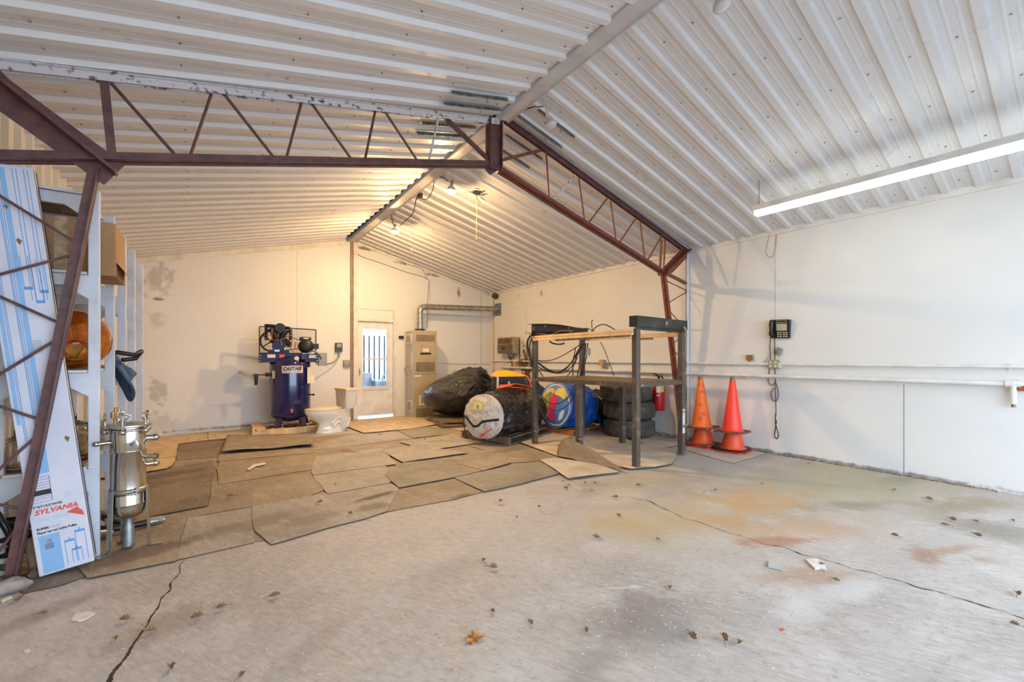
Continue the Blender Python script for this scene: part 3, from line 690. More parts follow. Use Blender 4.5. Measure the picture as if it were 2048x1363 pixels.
cord('lamp_cable', 'dark looping lamp cable strung along the ridge beam between the two lit bulbs', [atx(u, v, X) for u, v in ((783, 427), (786, 446), (797, 452), (812, 440), (826, 425), (832, 400), (839, 388), (845, 398), (856, 396), (866, 378), (869, 362), (884, 354), (896, 362))], .007, 'cable')
cord('lamp_cable', 'black cable stretched from the truss hub to the unlit reflector bulb', [atx(u, v, 2.76) for u, v in ((996, 240), (1010, 231), (1040, 224), (1062, 215), (1086, 213))], .006, 'cable')
cord('beam_hook', 'black bent hook clipped on the ridge beam above the unlit bulb', [atx(u, v, 2.66) for u, v in ((1076, 178), (1084, 183), (1073, 186), (1078, 192), (1085, 190))], .007, 'black', 'hook', 4)
g = MB(); c = atx(840, 391, X-.02); g.cbox(c, (.05, .10, .06)); tag(g.build('cable_box', 'castblk'), 'small dark junction knot on the ridge cable between the lit bulbs', 'box')
def wire(u, v0, v1, lab):
    d = ray(u, v0); t = (ZM+P*XM-EYE)/(d.z+P*d.x); a = d*t+Vector((0, 0, EYE)); q = aty(u, v1, a.y)
    g = MB(); g.cyl(a, (a.x, a.y, q.z), .0035, n=5); g.tube([a+Vector((0, 0, -.01)), a+Vector((.04, 0, -.02)), a+Vector((.06, 0, .0))], .003, 5); tag(g.build('dangling_wire', 'conduit'), lab, 'wire')
wire(953, 378, 480, 'thin straight wire dangling from the right ceiling slope right of the lit bulbs')
wire(823, 459, 503, 'thin short wire dangling from the ceiling beside the lit bulb nearest the back wall')
# slotted angle irons screwed up under the sheets
def slotted(a, b, left, lab, mat='galvd'):
    def on(u, v):
        d = ray(u, v)
        t = (ZM-P*XM-.03-EYE)/(d.z-P*d.x) if left else (ZM+P*XM-.03-EYE)/(d.z+P*d.x)
        return d*t+Vector((0, 0, EYE))
    A, B = on(*a), on(*b); B.y = A.y; B.z = (zl(B.x) if left else zr(B.x))-.03; A.z = (zl(A.x) if left else zr(A.x))-.03
    dr = (B-A).normalized(); up = dr.cross(Vector((0, 1, 0))).normalized(); L = (B-A).length
    t = thing('slotted_angle', lab, 'metal strip', A)
    g = MB(); g.bar(A, B, .045, .003, up=up); g.bar(A-Vector((0, .022, .018)), B-Vector((0, .022, .018)), .003, .036, up=up); g.build('angle', mat, t, world=True)
    g = MB(); n = int(L/.03)
    for i in range(n):
        p = A+dr*(.015+i*.03)-Vector((0, .0245, .018)); g.bar(p-dr*.009, p+dr*.009, .0012, .010, up=up)
    tag(g.build('slots', 'dark', t, world=True), kind='stuff')
    g = MB(); p = A+dr*L*.62; g.tube([p+Vector((0, 0, -.0)), p+Vector((.0, 0, -.03)), p+Vector((.015, 0, -.045)), p+Vector((0, 0, -.06))], .003, 5); g.build('wire_hook', 'steel', t, world=True)
slotted((903, 183), (1012, 199), True, 'slotted steel strip under the left ceiling slope, first in front of the truss')
slotted((888, 205), (1002, 216), True, 'slotted steel strip under the left ceiling slope, directly before the top chord')
slotted((842, 244), (945, 257), True, 'slotted steel strip under the left ceiling slope, just behind the truss')
slotted((832, 264), (926, 275), True, 'slotted steel strip under the left ceiling slope, farthest behind the truss')
slotted((1076, 219), (1136, 279), False, 'slotted steel strip under the right ceiling slope beside the unlit bulb, upper of two')
slotted((1036, 231), (1122, 292), False, 'slotted steel strip under the right ceiling slope beside the unlit bulb, lower of two')
slotted((1010, 268), (1066, 327), False, 'slotted steel strip behind the truss on the right ceiling slope, upper one')
slotted((976, 282), (1052, 337), False, 'slotted steel strip behind the truss on the right ceiling slope, lower one')
# wasp nest / bird debris at the hub
g = MB(); c = tp(1003, 356)+Vector((0, .5, 0))
for i in range(26):
    a = Vector((random.gauss(0, .05), random.gauss(0, .03), random.gauss(0, .02))); b = a+Vector((random.uniform(-.09, .09), random.uniform(-.04, .04), random.uniform(-.05, .04)))
    g.tube([c+a, c+b], .004, 4)
g.ball(c, (.05, .04, .025), 8, 6); tag(g.build('mud_nest', 'woodd'), 'small dark straw nest stuck beneath the ceiling below the truss hub', 'nest', kind=None)
cord('ceiling_conduit', 'white bent conduit curling down over the truss hub from the ridge beam', [tp(1012, 210), tp(1004, 226), tp(1000, 238), tp(992, 248)], .014, 'beam', 'conduit')

# ================================================================== LEFT SIDE: SHELF UNIT AND WHAT IT CARRIES
PX = -.522; FY = [3.86, 4.47, 5.12, 5.79, 6.57]; SZ = [.585, 1.205, 1.835, 2.345]
sh = thing('shelf_unit', 'tall white-painted wooden shelf unit along the ribbed left wall', 'shelf', (-.78, 5.2, 0))
for y in FY:
    for xa, nm in ((PX-.055, 'post'), (XL+.035, 'post')):
        g = MB(); g.box((xa, y, zf(y)+.004), (xa+.055, y+.038, 2.385)); g.build(nm, 'shelfp', sh, world=True, bevel=.003)
    for k, z in enumerate(SZ):
        g = MB(); g.box((XL+.09, y+.002, z-.075), (PX-.055, y+.036, z-.004)); g.build('shelf_rail', 'shelfp', sh, world=True)
        for sx, x0 in ((1, PX-.055), (-1, XL+.09)):
            g = MB(); x1 = x0-sx*.11
            g.add([(x1, y-.006, z-.075+.07), (x0+sx*.05, y-.006, z-.005), (x0+sx*.05, y-.006, z-.19), (x1, y-.006, z-.075)]+[(x1, y, z-.005), (x0+sx*.05, y, z-.005), (x0+sx*.05, y, z-.19), (x1, y, z-.075)],
                  [(0, 1, 2, 3), (7, 6, 5, 4), (0, 4, 5, 1), (1, 5, 6, 2), (2, 6, 7, 3), (3, 7, 4, 0)])
            g.build('gusset', 'shelfp', sh, world=True)
for z in SZ:
    g = MB()
    for i, (xa, xb) in enumerate(((XL+.04, -.80), (-.79, -.60))): g.box((xa, FY[0]-.02, z-.004), (xb, FY[-1]+.06, z+.014))
    g.build('shelf_board', 'shelfb', sh, world=True)
    for y in FY:
        g = MB(); g.box((XL+.09, y-.022, z-.002), (PX-.058, y-.020, z+.0145)); g.build('edge_strip', 'shelfp', sh, world=True)
    g = MB(); g.box((-.60, FY[0]+.04, z-.004), (-.585, FY[-1]+.06, z+.014)); g.build('front_edge', 'shelfp', sh, world=True)

# cardboard box on the third shelf
def carton(name, label, lo, hi, cat='box', mat='card', flaps=True, rz=0):
    cx, cy = (lo[0]+hi[0])/2, (lo[1]+hi[1])/2; t = thing(name, label, cat, (cx, cy, lo[2]), rz); a, b, h = (hi[0]-lo[0])/2, (hi[1]-lo[1])/2, hi[2]-lo[2]
    g = MB(); g.box((-a, -b, 0), (a, b, h)); g.build('carton', mat, t, bevel=.006)
    if flaps:
        g = MB(); g.add([(a, -b+.02, .10), (a+.05, -b+.05, .03), (a+.05, b-.06, .02), (a, b-.02, .10)], [(0, 1, 2, 3)]); g.build('torn_flap', mat, t)
        g = MB(); g.box((-.03, -b-.002, h*.05), (.03, -b, h)); g.build('packing_tape', 'boxtan', t)
    return t
carton('cardboard_box', 'brown cardboard box jutting out of the upper bay of the white shelf', (-.98, 3.95, SZ[2]+.016), (-.455, 4.42, SZ[2]+.375))
# amber carboy lying on its side
aj = thing('amber_jug', 'large round amber glass jug lying on the middle shelf', 'jug', (-.70, 4.20, SZ[1]+.016+.205))
g = MB(); mm = R(math.radians(112), 'X') @ R(.2, 'Y')
g.lathe([(0, -.21), (.08, -.205), (.15, -.17), (.19, -.10), (.203, -.02), (.195, .06), (.165, .12), (.115, .165), (.075, .185), (.062, .20), (.062, .235)], 36, mm); g.build('glass_body', 'amber', aj)
g = MB(); g.lathe([(.05, .225), (.072, .225), (.078, .235), (.072, .248), (.05, .248)], 28, mm); g.build('mouth_rim', 'amber', aj)
# folded blue bag hanging out of the second bay
t = thing('blue_bag', 'blue denim bag with black trim spilling off the middle shelf', 'bag', (-.62, 4.72, SZ[1]+.016))
g = MB(); g.grid(lambda u, v: (-.12+.30*u+.03*math.sin(v*7), -.14+.30*v+.05*math.sin(u*5), .03+.10*math.sin(PI*min(u*1.3, 1))*(1-.4*v)-(max(0, u-.62)**1.3)*1.05*(1-abs(v-.45)*1.2)+.02*math.sin(9*u+6*v)), 16, 12)
o = g.build('fabric', 'blueden', t); sm = o.modifiers.new('thick', 'SOLIDIFY'); sm.thickness = .02
g = MB(); g.tube([(.02, -.10, .09), (.10, -.14, .12), (.20, -.12, .10), (.24, -.06, .13), (.20, -.02, .07), (.12, -.06, .06)], .018, 7); g.build('black_trim', 'black', t)
# clear plastic jugs on the lower shelf
def clear_jug(x, y, label, r=.13, h=.26, rz=0):
    t = thing('clear_jug', label, 'jug', (x, y, SZ[0]+.016), rz)
    g = MB(); g.lathe([(0, .0), (r*.9, .002), (r, .03), (r, h*.45), (r*.96, h*.5), (r, h*.55), (r*.97, h*.72), (r*.7, h*.88), (r*.3, h*.96), (r*.22, h)], 26); g.build('jug_wall', 'clearpl', t)
    g = MB(); g.lathe([(0, h+.03), (r*.26, h+.03), (r*.27, h), (r*.2, h)], 16); g.build('cap', 'clearpl', t)
clear_jug(-.71, 4.16, 'clear plastic jug on the lowest shelf board behind the filter housing', .13, .28)
clear_jug(-.90, 3.98, 'clear plastic jug on the lowest shelf beside the ribbed wall', .10, .22)

# long fluorescent-tube carton leaning against the frame
bl_, br_ = fl(77, 1160), fl(183, 1136); W_ = .236; ux = Vector((br_.x-bl_.x, br_.y-bl_.y, 0)).normalized(); uz = Vector((-.268, .03, 2.37)).normalized()
uy = uz.cross(ux).normalized(); ux2 = uy.cross(uz).normalized(); org = Vector((bl_.x, bl_.y+.01, .012)); L_ = 2.40
tb = bpy.data.objects.new('lamp_carton', None); C.objects.link(tb)
tb.matrix_world = Matrix(((ux2.x, uy.x, uz.x, org.x), (ux2.y, uy.y, uz.y, org.y), (ux2.z, uy.z, uz.z, org.z), (0, 0, 0, 1))); bpy.context.view_layer.update()
tag(tb, 'long white and blue carton of fluorescent tubes leaning against the shelf', 'box')
g = MB(); g.box((0, 0, 0), (W_, .12, L_)); g.build('carton', 'boxw', tb, bevel=.004)
g = MB(); g.box((W_, .012, .01), (W_+.0015, .02, L_-.01)); g.box((W_+.0005, .085, .01), (W_+.0015, .115, L_)); g.build('carton_seam', 'crackline', tb)
g = MB(); e = -.0012
def pr_(g, x0, x1, z0, z1): g.box((x0, e, z0), (x1, -.0002, z1))
for x0, x1, z0 in ((.012, .028, .90), (.10, .122, .80)): pr_(g, x0, x1, z0, L_-.02)
pr_(g, .022, .108, .01, .235); pr_(g, .05, .108, .60, .80)
g.build('blue_stripe', 'sky', tb)
g = MB()
for x in (.033, .04, .078, .084, .092, .15, .165, .195, .21): pr_(g, x, x+.003, 1.62 if x > .14 else .80, L_-.02)
for (x, zz, h) in ((.122, .03, .13), (.17, .03, .175), (.147, .03, .07)):
    w_ = .042
    pr_(g, x, x+.003, zz, zz+h); pr_(g, x+w_, x+w_+.003, zz, zz+h); pr_(g, x, x+w_+.003, zz+h, zz+h+.014); pr_(g, x+w_/2-.001, x+w_/2+.004, zz+h+.014, zz+h+.028)
for (x, zz) in ((.125, 1.68), (.165, 1.60), (.185, 1.66)):
    pr_(g, x, x+.036, zz, zz+.018); pr_(g, x, x+.003, zz, zz+.2); pr_(g, x+.033, x+.036, zz, zz+.2)

g.build('blue_lines', 'skyd', tb)
g = MB(); pr_(g, .042, .078, .15, .185); pr_(g, .048, .074, .19, .210); g.build('emblem', 'boxw', tb)
g = MB(); pr_(g, .0, .104, .473, .503)
for z in (.432, .450, .463, .515, .530, .545, .563, .579): pr_(g, .0, .104, z, z+.0018)
pr_(g, .102, .104, .432, .581); g.build('black_table', 'prtblk', tb)
def bt(body, size, x, z, mat, **k): text(body, size, Matrix(((1, 0, 0, x), (0, 0, -1, -.0004), (0, 1, 0, z), (0, 0, 0, 1))), mat, tb, **k)
bt('96"|60', .026, .006, 0.479, 'boxw', bold=.0006)
bt('w', .012, .088, 0.479, 'boxw')
bt('F96T12/CW/SS', .019, .020, 0.401, 'prtblk', bold=.0006)
bt('SYLVANIA', .039, .022, 0.362, 'prtred', bold=.0014, shear=.25, sx=1.02)
bt('Cool White', .029, .020, 0.319, 'prtlb', bold=.0006)
bt('SUPER', .018, .020, 0.270, 'prtblk', bold=.0008); bt('SAVER', .018, .070, 0.270, 'prtgry')
bt('Fluorescent Light Bulbs', .0175, .020, 0.247, 'prtblk', bold=.0008)
bt('10', .028, .150, 0.445, 'prtlb', bold=.0008); bt('LAMPS', .009, .150, 0.433, 'prtlb')
bt('LABEL', .009, .044, 0.163, 'sky'); bt('132', .013, .045, 0.130, 'boxw')
g = MB(); g.add([(.150, -.001, .340), (.196, -.001, .360), (.218, -.001, .330), (.224, -.001, .297), (.150, -.0004, .340), (.196, -.0004, .360), (.218, -.0004, .330), (.224, -.0004, .297)], [(0, 1, 2, 3), (4, 7, 6, 5)]); g.build('red_flash', 'prtred', tb)
bt('ENERGY', .008, .178, 0.337, 'boxw'); bt('SAVING', .008, .184, 0.325, 'boxw')
g = MB()
for k in range(11): pr_(g, .118, .16, 1.38-k*.007, 1.383-k*.007)
g.build('fine_print', 'prtgry', tb)
g = MB()
for (x, z, a) in ((.196, .80, .03), (.13, 1.09, .02), (.10, 2.17, .025), (.13, 1.98, .03), (.20, 1.28, .012)): g.add([(x, -.001, z), (x+a*.6, -.004, z-a*.5), (x+a*.2, -.001, z-a*1.4), (x-a*.2, -.001, z-a*.5)], [(0, 1, 2, 3)])
g.build('torn_spot', 'leaf', tb)

# polished filter housing on three strap legs
ft = thing('filter_housing', 'polished stainless filter housing standing on strap legs before the shelf', 'filter housing', (-.385, 3.90, .008), .25)
g = MB(); R_ = .094
g.lathe([(0, .205), (.05, .208), (.075, .222), (.089, .25), (R_, .29), (R_, .30), (.097, .305), (.097, .312), (R_, .317), (R_, .66), (.096, .662), (.096, .668), (R_, .67), (R_, .835)], 40); g.build('vessel', 'chrome', ft)
g = MB(); g.lathe([(R_, .825), (.125, .825), (.125, .842), (0, .842)], 40); g.build('lid_flange', 'brushed', ft, bevel=.002)
g = MB(); g.lathe([(R_+.006, .80), (.118, .80), (.118, .815), (R_+.006, .815)], 40); g.build('body_flange', 'chrome', ft)
for a in (.35, 1.8, 3.0, 4.3, 5.4):
    g = MB(); cx, cy = .116*math.cos(a), .116*math.sin(a); g.cyl((cx, cy, .78), (cx, cy, .875), .008, n=10); g.ball((cx, cy, .80), (.022, .022, .02), 10, 8)
    pts = [(cx+.022*math.cos(q)*math.cos(a+1.4), cy+.022*math.cos(q)*math.sin(a+1.4), .895+.024*math.sin(q)) for q in [2*PI*i/14 for i in range(15)]]
    g.tube(pts, .006, 7, False); g.build('eye_nut', 'chrome', ft)
g = MB(); g.cyl((-.03, .0, .84), (-.03, 0, .875), .012, n=10); g.tube([(-.03+.045*math.cos(q), .012*math.sin(q)*0, .885+.025*math.sin(q)) for q in [2*PI*i/18 for i in range(19)]], .005, 7, False); g.build('lid_handle', 'chrome', ft)
g = MB(); g.tube([(-.07, -.02, .84), (-.07, -.02, .93), (-.068, -.02, .955), (-.05, -.02, .955), (-.05, -.02, .93)], .008, 8); g.cyl((-.08, -.02, .89), (-.08, -.02, .93), .013, n=10); g.build('vent_valve', 'brass', ft)
for (a, z, ln, r, m_) in ((-.15, .735, .05, .024, 'chrome'), (-.15, .555, .05, .024, 'chrome'), (-.6, .615, .075, .019, 'brushed'), (3.25, .73, .07, .018, 'chrome')):
    g = MB(); d = Vector((math.cos(a), math.sin(a), 0)); p = d*.082+Vector((0, 0, z)); q = d*(.092+ln)+Vector((0, 0, z)); g.cyl(p, q, r*.8, n=16); g.ball(tuple(q), (r, r, r), 14, 10) if m_ == 'chrome' else g.cyl(q-d*.02, q, r*1.15, n=12); g.build('side_nozzle', m_, ft)
g = MB(); g.lathe([(.025, .21), (.025, .16), (.031, .15), (.031, .05), (.036, .02), (.036, .012), (0, .012)], 22); g.build('drain_stub', 'galvd', ft)
for a in (-2.75, -.42, 1.6):
    d = Vector((math.cos(a), math.sin(a), 0)); sd = Vector((-d.y, d.x, 0)); g = MB()
    pr0 = [(d*.101+Vector((0, 0, .41))), (d*.112+Vector((0, 0, .03))), (d*.125+Vector((0, 0, .004))), (d*.185+Vector((0, 0, .004)))]
    for p, q in zip(pr0[:-1], pr0[1:]): g.bar(p, q, .045, .007, up=d if abs((q-p).normalized().z) > .5 else (0, 0, 1))
    g.build('strap_leg', 'brushed', ft)
g = MB(); g.lathe([(R_+.001, .375), (R_+.004, .375), (R_+.004, .415), (R_+.001, .415)], 40)
for z in (.385, .405): g.cyl((-.03, -R_-.012, z), (.03, -R_-.012, z), .005, n=8); g.cyl((.01, -R_-.012, z), (.02, -R_-.012, z), .009, n=6)
for x in (0.0, .022): g.box((x, -R_-.02, .37), (x+.004, -R_+.002, .42))
g.build('leg_band', 'brushed', ft)

# black hydraulic hoses with crimped fittings lying under the shelf
def hose(label, pts, r=.02, fit=True, mat='cable'):
    t = thing('hydraulic_hose', label, 'hose', pts[-1], 0)
    P_ = [Vector(p) for p in pts]; out = []
    for i in range(len(P_)-1):
        p0, p1, p2, p3 = P_[max(i-1, 0)], P_[i], P_[i+1], P_[min(i+2, len(P_)-1)]
        for j in range(8):
            q = j/8; out.append(.5*((2*p1)+(p2-p0)*q+(2*p0-5*p1+4*p2-p3)*q*q+(3*p1-p0-3*p2+p3)*q**3))
    out.append(P_[-1]); g = MB(); g.tube(out, r, 10); g.build('rubber_hose', 'hose', t, world=True)
    if fit:
        d = (out[-1]-out[-3]).normalized(); e = out[-1]
        g = MB(); g.cyl(e-d*.05, e+d*.01, r*1.25, n=14); g.build('crimp_sleeve', 'galv', t, world=True)
        g = MB(); g.cyl(e+d*.01, e+d*.045, r*1.35, n=6, smooth=False); g.cyl(e+d*.045, e+d*.06, r*.9, n=12); g.build('hex_nut', 'galv', t, world=True)
M['hose'] = pm('black_rubber_hose', (26, 24, 24), (44, 40, 38), 10, .3)
hz = .03
e1 = fl(316, 1050); e2 = fl(215, 1085); e3 = fl(250, 1060)
hose('thick black hose on the floor, its fitting poking out past the filter', [(-.95, 4.25, .1), (-.75, 4.35, .12), (-.55, 4.25, .06), (e1.x-.02, e1.y, hz)], .024)
hose('black hose with silver fitting ending left of the filter legs', [(-.95, 4.0, .14), (-.8, 4.15, .16), (-.66, 4.08, .1), (e2.x-.03, e2.y+.05, .05)], .022)
hose('black hose under the shelf ending just behind the filter', [(-.98, 4.5, .04), (-.7, 4.7, .05), (-.5, 4.4, .05), (e3.x+.02, e3.y+.12, .04)], .02)
hose('thick black hose lying straight along the bottom of the shelf bay', [(-.99, 4.1, .20), (-.8, 4.2, .21), (-.6, 4.25, .18), (-.48, 4.3, .12)], .026)
hose('coil of black hose on the floor behind the lamp carton', [(-.90+.16*math.cos(a), 3.98+.12*math.sin(a), .05+.012*i) for i, a in enumerate([.8*k for k in range(26)])], .017, False)
hose('loop of dull hose between the steel column and the carton', [(-1.0, 3.9, .45), (-.93, 3.84, .30), (-.88, 3.86, .18), (-.78, 3.92, .14), (-.6, 3.95, .16)], .018, False)
# driftwood / root piece and rubble in the corner
t = cord('tree_branch', 'short pale branch lying on the floor left of the lamp carton', [(-.83, 3.84, .20), (-.81, 3.80, .12), (-.79, 3.76, .05), (-.785, 3.70, .025)], .026, 'bark', 'branch')
cord('tree_branch', 'thin forked branch lying in the corner by the column foot', [(-.99, 3.9, .05), (-.90, 3.78, .06), (-.86, 3.66, .03), (-.90, 3.56, .02)], .018, 'bark', 'branch')
def rock(name, label, c, r, mat, cat, sd):
    g = MB(); g.ball(c, r, 14, 9, lambda d: 1+.28*noise.noise(d*2.2+Vector((sd, 0, 0)))); return tag(g.build(name, mat), label, cat)
M['conc'] = pm('broken_concrete', (170, 160, 150), (130, 120, 112), 12, .9, 0, .5, 40)
c = fl(25, 1185); rock('concrete_lump', 'broken lump of concrete at the foot of the left steel column', (c.x-.02, c.y+.02, .03), (.09, .06, .045), 'conc', 'rubble', 1.)
c = fl(95, 1150); rock('concrete_lump', 'grey rubble lump beside the lower corner of the lamp carton', (c.x-.02, c.y+.06, .03), (.05, .04, .035), 'conc', 'rubble', 5.)

# ================================================================== BACK: COMPRESSOR
FB = zf(8.9)
sk = thing('wooden_skid', 'pale wooden skid under the blue air compressor by the back wall', 'pallet', (1.40, 8.95, FB))
for y in (-.38, .38):
    g = MB(); g.box((-.62, y-.045, 0), (.62, y+.045, .10)); g.build('runner', 'wood', sk, bevel=.004)
g = MB(); g.box((-.62, -.44, .10), (-.46, .44, .135)); g.build('deck_board', 'wood', sk, bevel=.003)
g = MB(); g.box((.40, -.44, .10), (.56, .44, .135)); g.build('deck_board', 'wood', sk, bevel=.003)
for x in (-.24, .0, .2):
    g = MB(); g.box((x-.08, -.33, .045), (x+.08, .33, .075)); g.build('deck_board', 'woodd', sk)
g = MB(); g.box((-.66, -.44, 0), (-.60, -.30, .16)); g.build('end_block', 'wood', sk, bevel=.003)
cp = thing('air_compressor', 'tall navy blue vertical air compressor with motor and pump on top', 'air compressor', (1.385, 8.93, FB+.10), -.12)
for a in (.5, 2.2, 4.0, 5.4):
    d = Vector((math.cos(a), math.sin(a), 0)); s_ = Vector((-d.y, d.x, 0)); g = MB()
    A = [d*.24+s_*.08+Vector((0, 0, .22)), d*.24-s_*.08+Vector((0, 0, .22)), d*.31-s_*.05+Vector((0, 0, .015)), d*.31+s_*.05+Vector((0, 0, .015))]
    B = [p+d*.03+Vector((0, 0, 0)) for p in A]; g.add(A+B, [(0, 1, 2, 3), (7, 6, 5, 4), (0, 4, 5, 1), (1, 5, 6, 2), (2, 6, 7, 3), (3, 7, 4, 0)])
    g.bar(d*.27+Vector((0, 0, .008)), d*.38+Vector((0, 0, .008)), .08, .014); g.build('leg', 'navy', cp)
    g = MB(); g.bar(d*.22+Vector((0, 0, -.012)), d*.46+Vector((0, 0, -.012)), .10, .022); o = g.build('skid_pad', 'wood', cp)
g = MB(); r = .345
g.lathe([(0, .075), (.12, .085), (.22, .115), (.30, .165), (.335, .22), (r, .27), (r, 1.13), (.335, 1.18), (.30, 1.235), (.22, 1.28), (.12, 1.305), (0, 1.31)], 48); g.build('tank', 'navy', cp)
g = MB(); g.box((-.50, -.20, 1.27), (.46, .20, 1.29)); g.box((-.50, -.21, 1.12+.05), (.46, -.20, 1.33)); g.box((-.50, .20, 1.17), (.46, .21, 1.33)); g.box((-.505, -.21, 1.17), (-.50, .21, 1.33)); g.box((.46, -.21, 1.17), (.465, .21, 1.33)); g.build('motor_platform', 'navym', cp, bevel=.003)
def cyl_patch(a0, a1, z0, z1, rr, mat, name, label=None):
    g = MB(); n = 10; g.grid(lambda u, v: (rr*math.cos(a0+(a1-a0)*u), rr*math.sin(a0+(a1-a0)*u), z0+(z1-z0)*v), n, 1, False)
    o = g.build(name, mat, cp); 
    if label: o['label'] = label
    return o
# the tank faces the camera at about this angle
FA = math.atan2(-8.93, -1.385)+.12
M['labsil'] = pm('silver_label', (206, 206, 216), (190, 190, 204), 3, .3)
cyl_patch(FA-.40, FA+.64, .975, 1.112, r+.003, 'prtred', 'label_border'); cyl_patch(FA-.385, FA+.625, .982, 1.105, r+.0045, 'labsil', 'name_label', 'silver label with red border')
a0 = FA-.345
def tb_(p): a = a0+p.x/r; rr = r+.006+p.z; return Vector((rr*math.cos(a), rr*math.sin(a), 1.030+p.y))
text('CASTAIR', .082, Matrix.Identity(4), 'prtblk', cp, bend=tb_, bold=.0035, shear=.25, sx=.93)
g = MB(); 
cyl_patch(FA-.30, FA+.55, .998, 1.008, r+.0062, 'prtgry', 'label_line')
cyl_patch(FA-1.0, FA-.78, .88, 1.02, r+.003, 'paper', 'side_label')
g = MB()
for (px_, pz) in ((0, 0),): g.add([((r+.004)*math.cos(FA+a), (r+.004)*math.sin(FA+a), z) for a, z in ((-.0, .335), (.13, .335), (.09, .262), (.055, .262))], [(0, 1, 2, 3)])
g.build('small_emblem', 'prtred', cp)
text('V', .055, Matrix.Identity(4), 'boxw', cp, bend=lambda p: Vector(((r+.007)*math.cos(FA+.035+p.x/r), (r+.007)*math.sin(FA+.035+p.x/r), .278+p.y)), bold=.001)
# labels on the platform front
for (x0, x1, z0, z1, m_) in ((-.37, -.245, 1.255, 1.315, 'paper'), (-.18, -.10, 1.235, 1.315, 'prtred'), (.30, .42, 1.25, 1.31, 'paper')):
    g = MB(); g.box((x0, -.213, z0), (x1, -.2102, z1)); g.build('platform_label', m_, cp)
g = MB()
for x in (-.48, .44):
    for z in (1.20, 1.25, 1.30): g.cyl((x, -.222, z), (x, -.21, z), .009, n=6)
g.build('platform_bolts', 'galv', cp)
# belt guard: open frame with wire mesh behind pump and motor
g = MB()
for a, b in (((-.50, .17, 1.33), (-.50, .17, 1.83)), ((-.50, .17, 1.83), (.45, .17, 1.80)), ((.45, .17, 1.33), (.45, .17, 1.80)), ((-.50, .17, 1.34), (.45, .17, 1.34))): g.bar(a, b, .02, .02, up=(0, 1, 0))
g.build('belt_guard', 'black', cp)
g = MB()
for i in range(1, 32): g.cyl((-.50+i*.03, .17, 1.34), (-.50+i*.03, .17, 1.81), .0014, n=4)
for i in range(1, 16): g.cyl((-.50, .17, 1.34+i*.03), (.45, .17, 1.34+i*.03), .0014, n=4)
tag(g.build('guard_mesh', 'castblk', cp), kind='stuff')
# flywheel behind the pump, belt to motor pulley
fw = MB(); cx, cz = -.30, 1.56; m_ = T(cx, .08, cz) @ R(PI/2, 'X')
fw.lathe([(.17, -.02), (.20, -.02), (.20, .02), (.17, .02), (.17, -.02)], 36, m_); fw.lathe([(0, -.03), (.035, -.03), (.035, .03), (0, .03)], 16, m_)
for k in range(5): a = k*2*PI/5; fw.bar((cx, .08, cz), (cx+.18*math.cos(a), .08, cz+.18*math.sin(a)), .02, .035, up=(0, 1, 0))
fw.build('flywheel', 'castblk', cp)
g = MB()
for s_ in (1, -1): g.bar((cx, .10, cz+.19*s_), (.24, .10, 1.50+.06*s_), .012, .03, up=(0, 1, 0))
g.build('drive_belt', 'black', cp)
# pump: crankcase, two finned cylinders, head, air filter
g = MB(); g.cyl((-.19, -.16, 1.47), (-.19, .06, 1.47), .11, n=24); g.box((-.36, -.15, 1.33), (-.02, .05, 1.40)); g.build('crankcase', 'navym', cp)
for (ax, hgt) in ((-.42, .24), (.42, .22)):
    d = Vector((math.sin(ax), 0, math.cos(ax))); b = Vector((-.19, -.06, 1.52)); g = MB(); g.tube([b, b+d*hgt], [.05, .05], 14)
    for k in range(8): p = b+d*(.03+k*.024); g.tube([p, p+d*.008], [.075, .075], 18)
    g.build('cylinder', 'castblk', cp)
    g = MB(); p = b+d*hgt; g.tube([p, p+d*.06], [.065, .06], 16); g.tube([p+d*.06, p+d*.075], [.02, .02], 8); g.build('cylinder_head', 'castblk', cp)
g = MB(); g.cyl((-.17, -.14, 1.80), (-.17, -.02, 1.80), .085, n=30); g.cyl((-.17, -.155, 1.80), (-.17, -.14, 1.80), .028, n=16); g.build('air_filter', 'castblk', cp)
g = MB(); g.tube([(-.39, -.06, 1.58), (-.39, -.06, 1.86), (-.36, -.06, 1.84), (-.24, -.06, 1.83)], .028, 10); g.tube([(-.09, -.06, 1.81), (-.02, -.08, 1.80), (.0, -.1, 1.76), (.0, -.1, 1.58)], .03, 10); g.build('intake_pipe', 'castblk', cp)
g = MB(); g.tube([(-.42, -.13, 1.58), (-.30, -.16, 1.57), (-.16, -.17, 1.58), (.0, -.16, 1.66), (.04, -.15, 1.68)], .009, 8); g.tube([(-.30, -.16, 1.57), (-.30, -.16, 1.78)], .008, 8); g.tube([(-.16, -.17, 1.58), (-.15, -.18, 1.48)], .009, 8)
g.tube([(.02, -.16, 1.60), (.0, -.17, 1.44), (.03, -.17, 1.36), (.07, -.17, 1.42), (.08, -.16, 1.55)], .008, 8); g.build('copper_tube', 'copper', cp)
g = MB(); 
for k in range(6): g.cyl((-.03-.01*k, -.12, 1.50+.012*k), (-.03-.01*k, -.10, 1.50+.012*k), .055, n=16)
g.cyl((-.09, -.19, 1.42), (-.09, -.14, 1.42), .026, n=14); g.build('intercooler', 'castblk', cp)
g = MB(); g.cyl((-.09, -.20, 1.415), (-.09, -.185, 1.415), .02, n=14); g.build('brass_plug', 'brass', cp)
g = MB(); g.box((-.26, -.195, 1.365), (-.18, -.193, 1.40)); g.build('maker_plate', 'galv', cp)
